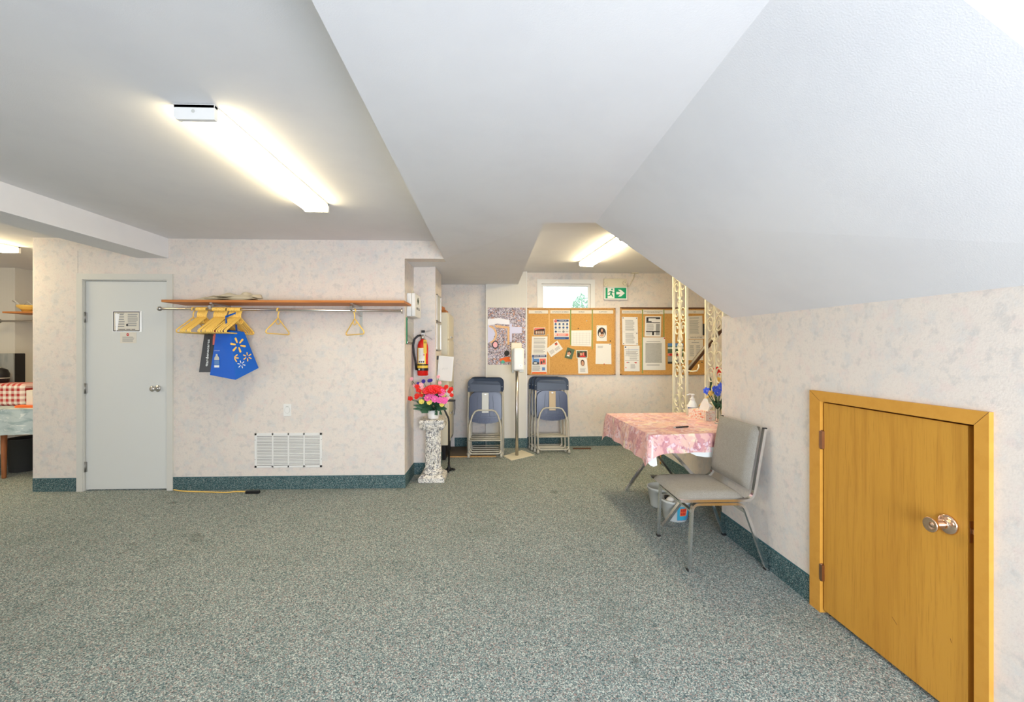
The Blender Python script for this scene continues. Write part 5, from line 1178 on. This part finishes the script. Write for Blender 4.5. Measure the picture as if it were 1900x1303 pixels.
hf = nt.nodes.new('ShaderNodeMath'); hf.operation = 'MULTIPLY'; hf.inputs[1].default_value = .5; nt.links.new(ad.outputs[0], hf.inputs[0])
mxn = nt.nodes.new('ShaderNodeMix'); mxn.data_type = 'RGBA'; mxn.inputs['A'].default_value = (*srgb(232, 224, 212), 1); mxn.inputs['B'].default_value = (*srgb(170, 34, 34), 1); nt.links.new(hf.outputs[0], mxn.inputs['Factor'])
nt.links.new(mxn.outputs['Result'], nt.nodes['Principled BSDF'].inputs['Base Color'])
mb = MB(); a_ = atY(-30, 712, 4.95); b_ = atY(60, 744, 4.95); zt_ = atY(0, 711, 4.95).z
mb.box(-6.1, b_.x, 4.85, 5.12, tz + .003, zt_, GING, .04, seg=4); tag(mb.build('gingham_cloth'), 'red and white gingham cloth over a box on the blue table', 'cloth')
tr0 = atY(30, 745, 4.76); mb = MB(); mb.prism([(tr0.x, 4.80, tz + .004), (tr0.x + .05, 4.70, tz + .004), (-4.85, 4.68, tz + .004), (-4.85, 4.84, tz + .004)], (0, 0, .022), ORNG); tag(mb.build('tray'), 'orange-red tray at the right end of the blue cloth', 'tray')
mb = MB().box(atY(54, 730, 4.78).x, atY(66, 730, 4.78).x, 4.75, 4.82, tz + .027, atY(54, 724, 4.78).z, PAPERW, .004); tag(mb.build('carton'), 'cream carton standing on the orange-red tray', 'carton')
sx0 = atY(-25, 680, 5.13).x; sx1 = atY(24, 680, 5.15).x; zt_ = atY(20, 656, 5.15).z
t = thing('drinks_machine', 'grey-fronted black appliance behind the gingham cloth', 'appliance', (sx1, 5.2, tz))
MB().box(sx0, sx1, 5.17, 5.283, tz + .0035, zt_, BLACK, .006).build('case', t)
GRW = noisy('grey_veneer', [('noise', 12, 4, (1, 1, .2), .45, .65, srgb(96, 104, 108), .7)], rough=.4, base=srgb(138, 142, 142)); MB().box(sx0, sx1, 5.15, 5.17, tz + .0035, zt_, GRW, .004).build('front_panel', t)
kx = atY(-3, 695, 4.99); t = thing('kettle', 'shiny black kettle in front of the grey-fronted appliance', 'kettle', (kx.x, 5.0, tz))
kz = atY(2, 710, 5.13).z
tag(MB().box(kx.x - .25, kx.x + .14, 5.135, 5.149, tz + .0035, kz - .006, DGREY, .003).build('appliance_tray'), 'dark drip shelf under the kettle beside gingham cloth', 'shelf')
bpy.data.objects.remove(t)
t = thing('kettle', 'shiny black kettle behind the gingham cloth, at left photo edge', 'kettle', (kx.x, 4.99, zt_))
gt_ = atY(0, 711, 4.95).z
MB().lathe([(.07, 0), (.085, .01), (.088, .10), (.07, .15), (.03, .17)], BLACK, (kx.x, 4.99, gt_ + .001), 24).build('body', t)
MB().lathe([(.0885, .05), (.0888, .055), (.0885, .06)], CHROME, (kx.x, 4.99, gt_), 24, cap=False).lathe([(.03, .17), (.012, .185), (.012, .20)], CHROME, (kx.x, 4.99, gt_), 14).build('trim', t)
# bin, crate
bc = Vector((atZ(46, 872, 0).x, atZ(46, 872, 0).y, 0)); mb = MB(); zt_ = atY(40, 812, bc.y).z
DBIN = S('charcoal_bin', 52, 52, 50, rough=.6)
mb.lathe([(.118, 0), (.12, .005), (.143, zt_ - .01), (.15, zt_ - .008), (.15, zt_), (.138, zt_), (.114, .01), (.001, .01)], DBIN, bc, 32); tag(mb.build('waste_bin'), 'round charcoal waste bin under the blue cloth table', 'bin')
mb = MB(); kx0, kx1 = -5.75, -5.28; mb.box(kx0, kx1, 5.28, 5.6, .0, .33, DGREY, .008)
for i in range(8): mb.box(kx0 + .01, kx1 - .01, 5.27, 5.28, .02 + i * .038, .035 + i * .038, BLACK)
tag(mb.build('crate'), 'dark ribbed plastic crate on the floor behind the waste bin', 'crate')
# shelf, rail and basket
zs_ = atY(30, 578, 5.42).z; t = thing('wall_shelf', 'short wooden shelf with rail in the room at far left', 'coat rack', (-6, 5.72, zs_))
sl0 = atY(4, 578, 5.42).x; MB().box(sl0, -5.21, 5.42, 5.719, zs_ - .02, zs_, SHELFW, .002).build('shelf_board', t)
zr_ = atY(30, 596, 5.5).z; MB().tube([(atY(-2, 596, 5.5).x, 5.5, zr_), (-5.21, 5.5, zr_)], .012, STEEL, 12).ball((atY(-3, 596, 5.5).x, 5.5, zr_), .03, DSTEEL, 12, 8).build('rail', t)
MB().box(sl0 + .3, sl0 + .32, 5.49, 5.719, zr_ - .01, zs_ - .02, STEEL).build('bracket', t)
bk = atY(50, 570, 5.55); t = thing('basket', 'small yellow basket with white wire handle on far left shelf', 'basket', (bk.x, 5.55, zs_))
MB().lathe([(.05, .0), (.055, .03), (.10, .065), (.10, .09), (.09, .09), (.05, .01)], YEL, (bk.x, 5.56, zs_ + .0), 20).build('bowl', t)
MB().tube([(bk.x - .09, 5.56, zs_ + .09), (bk.x - .17, 5.56, zs_ + .16), (bk.x - .19, 5.56, zs_ + .15), (bk.x - .1, 5.56, zs_ + .085)], .005, WHITE, 6).tube([(bk.x - .06, 5.56, zs_ + .09), (bk.x, 5.56, zs_ + .14), (bk.x + .06, 5.56, zs_ + .09)], .004, WHITE, 6).build('handle', t)
